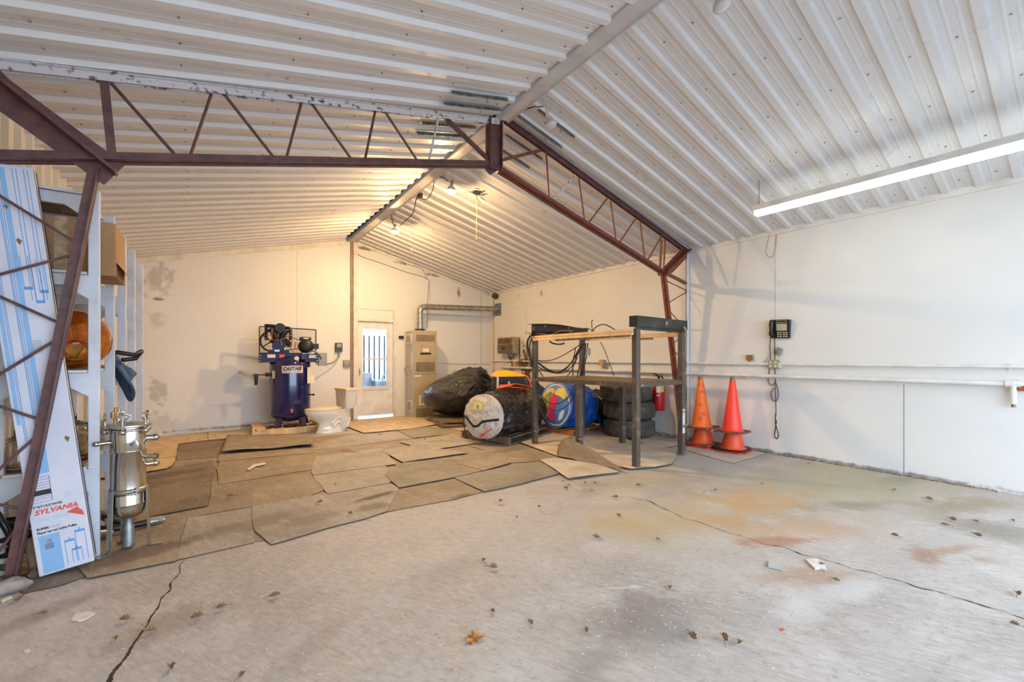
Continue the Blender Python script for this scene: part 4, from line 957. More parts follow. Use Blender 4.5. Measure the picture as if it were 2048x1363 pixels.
# electric motor
g = MB(); m_ = T(.26, -.02, 1.47) @ R(PI/2, 'X')
g.lathe([(0, .19), (.05, .185), (.10, .17), (.125, .14), (.13, .10), (.13, -.12), (.11, -.15), (0, -.16)], 32, m_); g.build('motor', 'castblk', cp)
for k in range(12):
    pass
g = MB(); g.box((.16, -.08, 1.585), (.35, .10, 1.645)); g.build('capacitor_box', 'castblk', cp, bevel=.012)
g = MB(); g.box((.22, -.083, 1.61), (.31, -.081, 1.63)); g.build('motor_label', 'paper', cp)
g = MB(); g.box((.37, -.10, 1.42), (.48, .02, 1.52)); g.build('terminal_box', 'castblk', cp, bevel=.006)
g = MB(); g.box((.20, -.12, 1.33), (.40, .10, 1.345)); g.build('motor_base', 'galv', cp)
g = MB(); g.box((.47, -.14, 1.10), (.62, -.02, 1.35)); g.build('starter_box', 'boxgrey', cp, bevel=.006)
# gauge, pressure switch, fittings, side valve, drain
g = MB(); g.cyl((.10, -.30, 1.24), (.09, -.34, 1.245), .038, n=22); g.build('pressure_gauge', 'paper', cp)
g = MB(); g.box((.16, -.32, 1.22), (.26, -.22, 1.31)); g.build('pressure_switch', 'black', cp, bevel=.008)
g = MB(); g.ball((.18, -.30, 1.15), (.018, .018, .018), 10, 8); g.ball((.14, -.31, 1.12), (.012, .012, .012), 8, 6); g.ball((.17, -.32, 1.11), (.01, .01, .01), 8, 6); g.build('safety_valve', 'galv', cp)
g = MB(); g.cyl((-.34, -.12, .95), (-.40, -.14, .95), .035, n=8); g.cyl((-.40, -.14, .95), (-.56, -.16, .95), .010, n=8); g.build('outlet_pipe', 'castblk', cp)
g = MB(); g.box((-.58, -.19, .90), (-.51, -.13, .97)); g.cyl((-.545, -.16, .90), (-.545, -.16, .77), .03, .024, n=12); g.build('filter_regulator', 'castblk', cp, bevel=.006)
g = MB(); g.tube([(-.56, -.16, .95), (-.68, -.18, .95), (-.74, -.18, .98), (-.77, -.18, 1.0)], .012, 8); g.cyl((-.77, -.18, 1.0), (-.79, -.18, 1.01), .018, n=8); g.build('ball_valve', 'brass', cp)
g = MB(); g.cyl((.33, -.10, .56), (.39, -.12, .56), .012, n=8); g.ball((.385, -.12, .56), (.022, .022, .022), 10, 8); g.build('side_fitting', 'castblk', cp)
# sheets of paper hanging from the tank
g = MB(); g.grid(lambda u, v: (.27+.13*u, -.27+.10*u+.015*math.sin(v*4), .78+.30*v), 3, 4); g.build('hang_tag', 'paper', cp)
# supply conduit from wall switch to starter
sw = aty(677, 695, YB-.01); eb = aty(692.5, 726, YB-.01)
t = thing('switch_box', 'small dark grey disconnect switch on the back wall right of the compressor', 'switch', (sw.x, YB, sw.z-.085))
g = MB(); g.box((-.07, -.07, 0), (.07, 0, .19)); g.build('enclosure', 'steeld', t, bevel=.006)
g = MB(); g.box((-.05, -.075, .09), (.05, -.07, .17)); g.build('cover_label', 'boxgrey', t)
g = MB(); g.box((.02, -.09, .06), (.045, -.07, .11)); g.build('lever', 'steel', t)
cord('flexible_conduit', 'grey flexible conduit sagging from the wall switch to the compressor motor', [(sw.x+.01, YB-.05, sw.z-.08), (sw.x-.02, YB-.1, sw.z-.2), (sw.x-.16, YB-.14, sw.z-.32), (sw.x-.36, YB-.25, sw.z-.345), (sw.x-.55, YB-.5, sw.z-.32), (2.0-.12, 8.72, 1.28), (1.75, 8.64, 1.42), (1.64, 8.66, 1.385)], .014, 'galvd', 'conduit')
t = thing('junction_box', 'grey electrical box on the brown conduit left of the back door', 'electrical box', (eb.x, YB, eb.z-.07))
g = MB(); g.box((-.065, -.06, 0), (.075, 0, .14)); g.build('box_body', 'boxgrey', t, bevel=.005)
g = MB(); g.cyl((0, -.072, .07), (0, -.06, .07), .035, n=18); g.build('cover_plate', 'boxtan', t)

def spl(pts, n=6):
    P_ = [Vector(p) for p in pts]; out = []
    for i in range(len(P_)-1):
        p0, p1, p2, p3 = P_[max(i-1, 0)], P_[i], P_[i+1], P_[min(i+2, len(P_)-1)]
        for j in range(n): t = j/n; out.append(.5*((2*p1)+(p2-p0)*t+(2*p0-5*p1+4*p2-p3)*t*t+(3*p1-p0-3*p2+p3)*t**3))
    return out+[P_[-1]]
# ================================================================== TOILET
FT = zf(8.2)
to = thing('toilet', 'white toilet with cream seat standing loose beside the blue compressor', 'toilet', (1.93, 8.25, FT), .18)
def ov(cx, a, b, z, n=36, sq=0.):
    out = []
    for k in range(n):
        t_ = 2*PI*k/n; cs, sn = math.cos(t_), math.sin(t_)
        out.append((cx+a*cs*(1+sq*abs(sn)), b*sn*(1+sq*abs(cs)), z))
    return out
def loft(g, rings, capb=True, capt=True, smooth=True):
    n = len(rings[0]); vs = [p for r_ in rings for p in r_]
    g.add(vs, [(i*n+k, i*n+(k+1) % n, (i+1)*n+(k+1) % n, (i+1)*n+k) for i in range(len(rings)-1) for k in range(n)], smooth)
    if capb: g.add(rings[0], [tuple(range(n-1, -1, -1))])
    if capt: g.add(rings[-1], [tuple(range(n))])
g = MB()   # bowl faces -X
loft(g, [ov(.02, .27, .125, 0), ov(.02, .27, .125, .03), ov(.02, .245, .11, .06), ov(.02, .225, .105, .16), ov(.0, .24, .115, .21), ov(-.05, .29, .15, .28), ov(-.10, .315, .178, .34), ov(-.12, .32, .188, .39), ov(-.12, .315, .186, .405)])
loft(g, [ov(.20, .13, .105, .05), ov(.20, .15, .11, .12), ov(.19, .16, .12, .28), ov(.16, .20, .14, .36), ov(.14, .24, .155, .40), ov(.14, .24, .155, .42)])
g.build('bowl', 'ceram', to)
g = MB(); q = [(-.02, .17), (.06, .25), (.13, .27), (.18, .21), (.22, .12), (.26, .10), (.29, .17), (.31, .25)]
for s_ in (-1, 1): g.tube(spl([(x, s_*.105, z) for x, z in q]), .032, 10)
q = [(.02, .12), (.08, .18), (.13, .19), (.17, .12), (.21, .06)]
for s_ in (-1, 1): g.tube(spl([(x, s_*.10, z) for x, z in q]), .028, 10)
g.build('trapway_relief', 'ceram', to)
g = MB(); loft(g, [ov(-.12, .318, .190, .405), ov(-.12, .324, .194, .412), ov(-.12, .324, .194, .424)]); g.build('seat', 'ceram', to)
g = MB(); loft(g, [ov(-.115, .322, .192, .425), ov(-.115, .326, .195, .435), ov(-.115, .316, .187, .449), ov(-.11, .26, .15, .455)]); g.build('lid', 'seat', to)
def rr(cx, hx, hy, z, rad=.04, n=6):
    out = []
    for sx, sy, a0_ in ((1, 1, 0), (-1, 1, PI/2), (-1, -1, PI), (1, -1, 1.5*PI)):
        for k in range(n+1):
            a = a0_+PI/2*k/n; out.append((cx+sx*(hx-rad)+rad*math.cos(a), sy*(hy-rad)+rad*math.sin(a), z))
    return out
g = MB(); loft(g, [rr(.29, .085, .19, .42), rr(.295, .10, .215, .48), rr(.30, .112, .235, .745)]); g.build('cistern', 'ceram', to)
g = MB(); loft(g, [rr(.30, .122, .247, .745), rr(.30, .126, .251, .765), rr(.30, .122, .247, .785), rr(.30, .10, .22, .79)]); g.build('cistern_lid', 'seat', to)
g = MB(); g.cyl((.185, -.17, .70), (.165, -.17, .70), .012, n=10); g.tube([(.165, -.17, .70), (.16, -.12, .695)], .008, 8); g.build('flush_lever', 'chrome', to)

# ================================================================== FURNACE AND FLUE
fu = thing('wall_furnace', 'tall beige gas wall furnace standing in the corner by the back door', 'heater', (3.90, 9.08, zf(9.1)), -.02)
g = MB(); g.box((0, 0, 0), (.56, .50, 1.97)); g.mat(0); g.build('cabinet', 'tan', fu, bevel=.006)
g = MB(); g.box((-.002, .004, .005), (0, .496, 1.965)); g.build('side_panel', 'tanlt', fu)
g = MB(); g.box((.0, -.006, .98), (.56, 0, .986)); g.build('panel_joint', 'brown', fu)
def grille(x0, x1, z0, z1, n):
    g = MB(); g.box((x0, -.004, z0), (x1, 0, z1)); o = g.build('grille', 'brown', fu)
    g = MB()
    for k in range(n): z = z0+(k+.5)*(z1-z0)/n; g.box((x0+.01, -.010, z), (x1-.01, -.004, z+(z1-z0)/n*.4))
    g.build('louvres', 'tan', fu).parent = o
    o.children[0].matrix_parent_inverse = Matrix.Identity(4)
grille(.06, .50, 1.73, 1.88, 6); grille(.06, .50, 1.04, 1.26, 9); grille(.06, .50, .02, .22, 8)
g = MB(); g.box((.21, -.003, 1.49), (.36, 0, 1.57)); g.build('rating_label', 'paper', fu)
g = MB(); g.box((.15, -.004, 1.43), (.41, 0, 1.47)); g.cyl((.17, -.02, 1.45), (.17, 0, 1.45), .018, n=14); g.cyl((.39, -.02, 1.45), (.39, 0, 1.45), .018, n=14); g.build('control_strip', 'castblk', fu)
g = MB(); g.box((.02, -.003, .93), (.17, 0, .965)); g.build('badge', 'paper', fu)
def vent(o_, ax, w_, h_):
    g = MB(); x0, z0 = o_
    if ax == 'x':
        g.box((x0, -.02, z0), (x0+w_, -.001, z0+h_)); a = g.build('vent_frame', 'white', fu, bevel=.003); g = MB(); g.box((x0+w_*.15, -.022, z0+h_*.2), (x0+w_*.62, -.02, z0+h_*.8)); b = g.build('vent_opening', 'boxgrey', fu)
    else:
        g.box((-.02, x0, z0), (-.002, x0+w_, z0+h_)); a = g.build('vent_frame', 'white', fu, bevel=.003); g = MB()
        for k in range(6): g.box((-.023, x0+.02+k*(w_-.04)/6, z0+.03), (-.02, x0+.02+k*(w_-.04)/6+.012, z0+h_-.03))
        b = g.build('vent_opening', 'brown', fu)
    b.parent = a
vent((.12, .28), 'x', .28, .23); vent((.12, 1.68), 'y', .30, .22); vent((.10, .14), 'y', .28, .25)
g = MB(); g.box((-.004, .08, 1.1), (-.002, .20, 1.5)); g.build('side_notice', 'paper', fu)
g = MB(); g.tube([(-.01, .3, .95), (-.09, .28, 1.0), (-.12, .25, 1.12), (-.05, .2, 1.16), (0, .1, 1.12), (-.004, .02, .98)], .008, 7); g.build('gas_line', 'galv', fu)
fp = thing('flue_pipe', 'galvanised flue pipe rising from the furnace and bending to the right wall', 'pipe', (4.15, 9.32, 1.93))
g = MB(); q0 = Vector((4.15, 9.32, 1.93)); zt = 2.485
pts = [(4.15, 9.32, 1.90), (4.15, 9.32, zt-.14), (4.16, 9.32, zt-.07), (4.20, 9.32, zt-.02), (4.28, 9.32, zt), (5.2, 9.28, zt+.03), (6.0, 9.25, zt+.06), (6.285, 9.24, zt+.07)]
g.tube(pts, .068, 22); g.build('pipe', 'galv', fp, world=True)
for (x, z) in ((4.30, zt), (4.9, zt+.02), (5.45, zt+.037), (6.0, zt+.06)):
    g = MB(); yy = 9.32-.04*(x-4.28)-.0; g.cyl((x, yy, z), (x+.03, yy, z+.001), .072, n=22); g.build('joint_ring', 'galv', fp, world=True)
g = MB(); g.lathe([(.069, 0), (.12, -.01), (.12, -.03), (.069, -.03)], 26, T(4.15, 9.32, 1.965)); g.build('draft_collar', 'castblk', fp, world=True)
g = MB(); g.box((6.272, 9.10, zt-.10), (6.288, 9.38, zt+.22)); g.build('wall_thimble', 'galvd', fp, world=True)
# thermostat beside the door
c = aty(802, 674, YB-.02); g = MB(); g.box((c.x-.05, YB-.05, c.z-.03), (c.x+.06, YB, c.z+.03)); tag(g.build('thermostat', 'black', bevel=.005), 'small black thermostat on the wall left of the furnace', 'thermostat')
# thin conduits on the back wall
X = lambda u, v: aty(u, v, YB-.012)
cord('wall_conduit', 'thin grey cable looping from the ridge down the back wall behind the flue', [X(713, 486), X(710, 500), X(722, 512), X(760, 525), X(810, 543), X(854, 557), X(857, 575), X(855, 610), X(855, 655)], .008, 'boxgrey', 'cable')
cord('wall_conduit', 'short curved cable joining the ceiling edge to the upright cable by the flue', [X(820, 530), X(840, 535), X(849, 545), X(853, 558)], .007, 'boxgrey', 'cable')
cord('wall_conduit', 'white upright conduit on the back wall beside the flue elbow', [X(860, 565), X(860, 655)], .008, 'trimw', 'conduit')
cord('wall_conduit', 'white pipe running low along the back wall behind the black bags', [X(871, 726), X(980, 727)], .012, 'trimw', 'conduit')
cord('wall_conduit', 'lower bent white pipe on the back wall behind the black bags', [X(905, 741), X(935, 738), X(960, 736), X(978, 737)], .013, 'trimw', 'conduit')
# black security light in the corner
c = atx(989, 591, XR-.10); t = thing('wall_siren', 'round black siren high in the right back corner', 'siren', c)
g = MB(); g.cyl((-.02, -.02, 0), (.06, .03, .0), .075, n=24); g.build('horn', 'black', t)
g = MB(); g.cyl((-.035, -.03, 0), (-.02, -.02, 0), .03, n=16); g.build('driver', 'brown', t)
g = MB(); g.box((.05, .0, -.02), (.10, .04, .02)); g.build('bracket', 'black', t)

# ================================================================== MATS AND SHEETS ON THE FLOOR
LAY = {}
def sheet(name, label, px, mat, layer, cat, th=.004, grp=None, lift=None):
    z0 = .0015+layer*.0045
    P_ = [fl(u, v, z0) for u, v in px]
    ar = sum(P_[i].x*P_[(i+1) % len(P_)].y-P_[(i+1) % len(P_)].x*P_[i].y for i in range(len(P_)))
    if ar < 0: P_.reverse()
    # subdivide edges so that the rim is slightly uneven
    Q = []
    for i, p in enumerate(P_):
        q = P_[(i+1) % len(P_)]; n = max(1, int((q-p).length/.12))
        for k in range(n):
            r_ = p.lerp(q, k/n); nn = noise.noise(r_*3.1)*.010
            Q.append(Vector((r_.x+nn, r_.y-nn, r_.z)))
    g = MB(); n = len(Q); lo = [Vector((q.x, q.y, zf(q.y)+z0)) for q in Q]; hi = [Vector((q.x, q.y, zf(q.y)+z0+th+max(0, noise.noise(q*2.3+Vector((layer, 0, 0)))*.004))) for q in Q]
    ctr = sum(hi, Vector())/n; ctr.z = zf(ctr.y)+z0+th
    g.add(hi+[ctr], [(i, (i+1) % n, n) for i in range(n)]); g.mat(1); g.add(lo+hi, [(i, (i+1) % n, n+(i+1) % n, n+i) for i in range(n)]); 
    return tag(g.build(name, [mat, 'matedge']), label, cat, grp)
mats = [
 ('worn rubber mat in the dark corner between shelf and filter', [(374, 1036), (351, 1122), (176, 1157), (150, 1130), (230, 1050), (300, 1032)], 'mat0', 1),
 ('worn rubber mat at the front edge, left of the torn-cornered mat', [(377, 1035), (502, 1013), (509, 1085), (351, 1121)], 'mat1', 0),
 ('large rubber mat at the front edge with a pointed near corner', [(503, 1013), (640, 988), (778, 965), (799, 976), (775, 1022), (727, 1038), (660, 1055), (543, 1089), (508, 1061)], 'mat1', 1),
 ('stained rubber mat at the front edge with two brown puddles', [(799, 974), (906, 953), (972, 983), (908, 999), (775, 1023)], 'mat0', 0),
 ('dark rubber mat with a lifted edge below the plywood offcut', [(290, 985), (423, 962), (417, 1011), (300, 1033)], 'mat2', 2),
 ('narrow dark rubber mat behind the lifted-edge mat', [(290, 948), (340, 936), (425, 921), (433, 940), (421, 962), (290, 986)], 'mat2', 1),
 ('dark rubber mat in front of the pale boards along the back wall', [(352, 915), (358, 888), (446, 876), (452, 903), (438, 914), (352, 921)], 'mat2', 0),
 ('rubber mat below the folded one, holding a torn paper strip', [(434, 938), (440, 922), (627, 905), (652, 935), (506, 958), (437, 969)], 'mat0', 2),
 ('rubber mat in the middle of the left patch, leaf crumbs on it', [(424, 966), (506, 956), (622, 941), (660, 975), (620, 992), (503, 1013), (397, 1031), (418, 1008)], 'mat0', 1),
 ('rubber mat with bluish sheen left of the curled-corner mat', [(622, 946), (766, 925), (790, 958), (778, 966), (655, 988)], 'mat1', 2),
 ('pale rubber mat with rusty blotch in the middle of the patch', [(632, 912), (764, 896), (792, 928), (626, 950), (622, 942)], 'mat1', 3),
 ('square rubber mat with a dark curled left corner', [(761, 901), (829, 889), (936, 905), (806, 924)], 'mat1', 4),
 ('rubber mat with an oil ring left of the white-ended roll', [(799, 884), (905, 867), (952, 886), (860, 900)], 'mat1', 3),
 ('small rubber mat in front of the first pallet', [(792, 859), (862, 852), (900, 862), (906, 867), (826, 876)], 'mat3', 2),
 ('rubber mat between toilet and doorway sheet', [(626, 886), (716, 866), (790, 859), (826, 876), (720, 889), (628, 900)], 'mat1', 0),
 ('rubber mat with both near corners curled up at the patch centre', [(768, 948), (806, 925), (910, 915), (966, 941), (906, 955), (798, 975)], 'mat3', 3),
 ('rubber mat beside the mat with curled corners, toward the steel rack', [(914, 927), (936, 906), (1000, 896), (1022, 925), (967, 941)], 'mat0', 4),
 ('dark clean-edged rubber mat at the front right of the patch', [(906, 955), (1030, 930), (1082, 922), (1118, 947), (1040, 968), (969, 983)], 'mat3', 2),
 ('brown rubber mat left of the cloth sheet and second pallet', [(940, 892), (1030, 886), (1070, 900), (1130, 912), (1080, 922), (1022, 926), (985, 905)], 'mat0', 1),
 ('dark rubber mat under the lamp carton and column foot', [(44, 1187), (20, 1170), (60, 1120), (200, 1100), (182, 1150), (120, 1172)], 'mat2', 0),
]
sheet('rubber_mat', 'lowest layer of worn matting showing in the gaps between the other mats', [(190, 1140), (345, 1119), (500, 1083), (560, 1080), (730, 1034), (905, 996), (965, 978), (1100, 945), (1070, 912), (960, 868), (880, 852), (640, 872), (445, 878), (362, 890), (352, 925), (290, 950), (215, 1085)], 'mat0', -.2, 'mat', .0025, grp='rubber mats patchworked over the floor')
for lab, px, m_, ly in mats: sheet('rubber_mat', lab, px, m_, ly, 'mat', grp='rubber mats patchworked over the floor')
sheet('plywood_sheet', 'pale plywood sheet on the floor in front of the back door', [(712, 843), (786, 833), (866, 836), (876, 848), (820, 858), (727, 866), (696, 853)], 'ply', 3, 'board', .008)
sheet('plywood_sheet', 'small plywood piece on the floor between toilet and door post', [(650, 858), (700, 843), (712, 851), (690, 857), (668, 862)], 'ply', 1, 'board', .008)
sheet('plywood_sheet', 'narrow plywood strip along the back wall beside the shelf', [(286, 876), (415, 864), (416, 881), (357, 888), (286, 897)], 'ply', 1, 'board', .01)
sheet('plywood_sheet', 'narrow plywood strip along the back wall left of the skid', [(416, 864), (512, 857), (512, 873), (417, 881)], 'ply', 1, 'board', .01)
sheet('plywood_sheet', 'plywood offcut with a slot hole near the shelf end', [(250, 888), (357, 887), (352, 914), (250, 925)], 'ply', 3, 'board', .012)
sheet('plywood_sheet', 'plywood offcut with a rounded corner lying near the filter', [(200, 930), (352, 914.5), (349, 925), (344, 933), (333, 938), (290, 945), (180, 960)], 'ply', 3, 'board', .012)
sheet('plywood_sheet', 'pale board on the floor under the tyres and extinguisher', [(1278, 884), (1331, 896), (1366, 889), (1310, 868), (1262, 862), (1230, 866)], 'plyw', 1, 'board', .008)
sheet('plywood_sheet', 'pale board on the floor beneath the two cone stacks', [(1366, 899), (1467, 927), (1532, 907), (1500, 899), (1440, 884), (1392, 883)], 'plyw', 0, 'board', .004)
sheet('plywood_sheet', 'pale plywood panel in front of the curled mat', [(1079, 919), (1114, 915), (1200, 930), (1240, 944), (1136, 957)], 'plyw', 4, 'board', .006)
sheet('cloth_sheet', 'cream cloth sheet spread under the steel rack with a rounded edge', [(1040, 885), (1110, 858), (1176, 857), (1250, 872), (1262, 889), (1300, 886), (1352, 903), (1352, 918), (1342, 928), (1310, 934), (1262, 938), (1190, 925), (1114, 912)], 'cream', 3, 'cloth', .008)
g = MB(); c = fl(271, 886, .04); g.box((c.x-.07, c.y-.04, c.z), (c.x+.09, c.y+.01, c.z+.004)); tag(g.build('shim_piece', 'dark'), 'dark sliver lying on the plywood offcut beside the shelf', 'scrap')
# folded mat with lifted front edge
A, B, Cc, D = fl(443, 911), fl(629, 896), fl(616, 871), fl(455, 873)
g = MB()
def fm(u, v):
    p = (A.lerp(B, u)).lerp(D.lerp(Cc, u), v); h = .012+.02*(1-v)**2+.035*max(0, math.sin(PI*1.0*v))*.4
    if v < .3: h += .03*(math.sin(u*9)*.5+.5)*(1-v/.3)*.6
    return (p.x, p.y, zf(p.y)+.024+h)
g.grid(fm, 26, 10); o = g.build('rubber_mat', 'mat0'); s_ = o.modifiers.new('t', 'SOLIDIFY'); s_.thickness = .006
tag(o, 'folded rubber mat with a wavy raised edge in front of the compressor skid', 'mat', 'rubber mats patchworked over the floor')
sheet('rubber_mat', 'flat rubber mat showing beneath the wavy folded one', [(433, 923), (440, 908), (624, 893), (632, 905)], 'mat0', 3, 'mat', grp='rubber mats patchworked over the floor')
# standing curled mat under the rack
A, B = fl(1113, 916), fl(1250, 946)
g = MB()
def cm(u, v):
    p = A.lerp(B, u); up = .30*(1-u)**1.15*(1-math.exp(-9*u-.35*1.2))+.01
    bk = Vector((.35, .55, 0))*(.28+.25*(1-u))*(v**.8)
    ins = Vector((.09*(v), 0, 0))*(1-u)
    q = p+bk*.5+ins
    return (q.x, q.y, zf(q.y)+.03+up*(math.sin(v*PI*.5)**1.6)+.01*math.sin(8*u+3*v))
g.grid(cm, 24, 14); o = g.build('rubber_mat', 'mat2'); s_ = o.modifiers.new('t', 'SOLIDIFY'); s_.thickness = .006
tag(o, 'dark rubber mat curling up in a hump under the steel rack', 'mat')

# ================================================================== RIGHT BACK: BAGS ON PALLETS
def pallet(name, label, a, ux, uy, L, Wd, mat, n=6):
    """a: corner on the floor; ux along the boards' run; uy along the runners"""
    ux, uy = Vector(ux).normalized(), Vector(uy).normalized(); a = Vector(a); z = max(zf(a.y), zf((a+uy*Wd).y), zf((a+ux*L).y))+.004; a.z = z
    t = thing(name, label, 'pallet', a)
    for k in range(3):
        o_ = a+ux*(L*(.03+.47*k)); g = MB(); g.bar(o_+Vector((0, 0, .055)), o_+uy*Wd+Vector((0, 0, .055)), .04, .078); g.build('runner', mat, t, world=True)
    for k in range(n):
        o_ = a+uy*(Wd*(.04+.92*k/(n-1))); g = MB(); g.bar(o_+Vector((0, 0, .103)), o_+ux*L+Vector((0, 0, .103)), .095, .016); g.build('deck_board', mat, t, world=True)
    for k in (0, .5, 1):
        o_ = a+uy*(Wd*(.04+.92*k)); g = MB(); g.bar(o_+Vector((0, 0, .009)), o_+ux*L+Vector((0, 0, .009)), .09, .014); g.build('bottom_board', mat, t, world=True)
    return t
A = fl(883, 857); Bq = fl(848, 838); u1 = (Bq-A); u1.z = 0; v1 = Vector((u1.y, -u1.x, 0))
if v1.x < 0: v1 = -v1
pallet('wooden_pallet', 'weathered wooden pallet under the big black plastic bundle near the furnace', A, v1, u1, 1.05, 1.2, 'woodd', 7)
A2 = fl(1017, 891); Bq = fl(922, 876); E2 = fl(1105, 863); u2 = Bq-A2; v2 = E2-A2; u2.z = v2.z = 0
pallet('wooden_pallet', 'dark wooden pallet under the white-ended black roll', A2, v2, u2, v2.length, u2.length, 'woodd', 7)
o3 = fl(1112, 866); pallet('wooden_pallet', 'orange-brown pallet boards under the bright blue bag', (4.98, 5.15, 0), (1, .1, 0), (-.1, 1, 0), .85, .8, 'woodo', 5)

def bundle(name, label, cat, ctr, ax, L, rad, mat, fn, amp=.03, seed=0, nu=72, nv=48, cap=None, lie=.9):
    """a lumpy roll lying along ax; fn(s)->radius factor; cap: (material, name) for the near end"""
    ax = Vector(ax).normalized(); sd = Vector((-ax.y, ax.x, 0)).normalized(); up = ax.cross(sd); up = up if up.z > 0 else -up
    t = thing(name, label, cat, (ctr[0], ctr[1], ctr[2]-rad*lie)); c = Vector(ctr)
    def P_(u, v):
        a = 2*PI*u; s_ = v
        f = fn(s_); d = sd*math.cos(a)+up*math.sin(a)
        q = Vector((math.cos(a)*2.2, math.sin(a)*2.2, s_*3+seed))
        fold = noise.noise(q*1.3)*1.0+abs(noise.noise(Vector((a*1.2+s_*3.5*math.sin(a), s_*2.2, seed+5))*2.3))*1.3+.35*noise.noise(Vector((math.cos(a)*9+s_*6, math.sin(a)*9, s_*4+seed)))
        r_ = rad*f+amp*fold*min(1, f*1.3)
        p = c+ax*(L*(s_-.5))+d*r_
        p.z = max(p.z, c.z-rad*lie)
        return p
    g = MB(); g.grid(P_, nu, nv); o = g.build('film' if 'film' in M else 'cover', mat, t, world=True)
    return t, P_
def round_end(s): return max(.02, min(1, (1-abs(2*s-1)**3.2))**.5)
# first black bundle: low left, rising to a gathered crest at the right
ctr = Vector((4.42, 8.03, .50)); t = thing('black_bundle', 'huge crumpled black plastic bundle on the pallet beside the furnace', 'bundle', (4.42, 8.03, .1))
view = Vector((.50, .86, 0)).normalized(); sidev = Vector((view.y, -view.x, 0))
def bb(d):
    return 1
g = MB(); vs = []
def BP(u, v):
    th = PI*v; ph = 2*PI*u; d = Vector((math.sin(th)*math.cos(ph), math.sin(th)*math.sin(ph), math.cos(th)))
    x, y, z = d.x*.74, d.y*.58, d.z*.42
    lift = .5*(1+math.tanh((x-.05)*2.6)); z += .17*lift*max(0, d.z+.5)-.04*(1-lift)*max(0, d.z)
    x += .05*max(0, z)
    f = abs(noise.noise(Vector((ph*1.1+z*2.5, z*2.2, 1.7))*1.6))*.13+abs(noise.noise(Vector((x*3.2, z*2.4, y*3)) *1.7))*.07-.05
    tx, tz = x-.40, z-.30; an = math.atan2(y, tx*.8-tz*.2)+math.atan2(tz, tx+1e-6)*.9; ds = math.sqrt(tx*tx+y*y*.6+tz*tz)
    f += .10*math.exp(-(ds/.42)**2)*(abs(noise.noise(Vector((an*3.2, ds*1.5, 4.2))))*2.2-.5)
    f += (abs(noise.noise(Vector((an*2.0, ds*.8, 1.2))*1.4))-.2)*.22*math.exp(-(ds/.9)**2)
    f += (abs(noise.noise(Vector((x*1.5+z*4, z*4-x*1.2, y*3))*1.3))-.2)*.09
    f *= .35+.65*lift
    p = Vector((x*(1+f), y*(1+f), z*(1+f*.9))); p.z = max(p.z, -.385)
    w_ = sidev*p.x+view*p.y; return Vector((ctr.x+w_.x, ctr.y+w_.y, ctr.z+p.z))
g.grid(BP, 170, 96); g.build('plastic_cover', 'bagblk', t, world=True, clean=True)
g = MB(); tip = ctr+sidev*.42+Vector((0, 0, .5))
g.tube([tip+sidev*-.12, tip+sidev*.05+Vector((0, 0, .02)), tip+sidev*.14+Vector((0, 0, -.10)), tip+sidev*.20+Vector((0, 0, -.32))], [.06, .10, .09, .05], 14); g.build('gathered_neck', 'bagblk', t, world=True)

# white-ended roll
c0 = Vector((3.46, 5.50, .405)); ax = Vector((.94, .36, 0)).normalized(); L2 = 1.62
rb = thing('wrapped_roll', 'big roll in black plastic with a white tarpaulin end facing left, on the dark pallet', 'roll', (c0.x+.3, c0.y+.2, .1))
sdv = Vector((-ax.y, ax.x, 0)); upv = Vector((0, 0, 1))
def RP(u, v):
    a = 2*PI*u; f = .325+.065*math.sin(PI*min(1, v*1.15))**.8; 
    if v > .8: f *= max(.05, (1-((v-.8)/.2)**2.2))**.5
    fold = (abs(noise.noise(Vector((math.cos(a)*1.6+v*6, math.sin(a)*1.6-v*5, v*2))*1.3))-.2)*.035+abs(noise.noise(Vector((math.cos(a)*2.4+v*2, math.sin(a)*2.4, v*5))*1.5))*.07+abs(noise.noise(Vector((a*3+v*4, v*3, 2))*1.5))*.035
    f += (fold-.02)*(min(1, v*8)); p = c0+ax*(L2*v)+sdv*math.cos(a)*f+upv*math.sin(a)*f*.95; p.z = max(p.z, zf(p.y)+.118); return p
g = MB(); g.grid(RP, 150, 90); g.build('plastic_cover', 'bagblk', rb, world=True)
def EP(u, v):
    a = 2*PI*u; r_ = .338*v; p = c0-ax*(.02+.06*(1-v**2.5)+.012*noise.noise(Vector((math.cos(a)*v*3, math.sin(a)*v*3, 3))*1.6)+.006*math.sin(a*2*8)*v*v)+sdv*math.cos(a)*r_+upv*math.sin(a)*r_
    p.z = max(p.z, .085); return p
g = MB(); g.grid(EP, 60, 22); g.grid(lambda u, v: c0+ax*(-.02+.10*v)+sdv*math.cos(2*PI*u)*(.338+.01*math.sin(PI*v))+Vector((0, 0, max(.09-c0.z, math.sin(2*PI*u)*.338))), 60, 3); g.build('white_end', 'bagwht', rb, world=True)
ex = Vector((-sdv.x, -sdv.y, 0)); En = -ax
def ep(x, z, d=.09): return c0+ex*x+Vector((0, 0, z))+En*d
g = MB()
W = .028
pts = [(-.32, -.045), (-.17, -.095), (-.08, -.155), (.0, -.155+.02), (.10, -.075), (.32, -.035)]
pts = [(-.325, .0), (-.22, -.05), (-.12, -.14), (-.03, -.13), (.06, -.055), (.19, -.03), (.325, -.01)]
def dd(x, z): q = min(1, math.hypot(x, z)/.338); return .028+.06*(1-q**2.5)
for (x0, z0), (x1, z1) in zip(pts[:-1], pts[1:]):
    for k in range(4):
        xa, za, xb, zb = x0+(x1-x0)*k/4, z0+(z1-z0)*k/4, x0+(x1-x0)*(k+1)/4, z0+(z1-z0)*(k+1)/4
        a, b = ep(xa, za, dd(xa, za)), ep(xb, zb, dd(xb, zb)); g.bar(a, b, .006, .034, up=(0, 0, 1))
g.build('black_strap', 'black', rb, world=True)
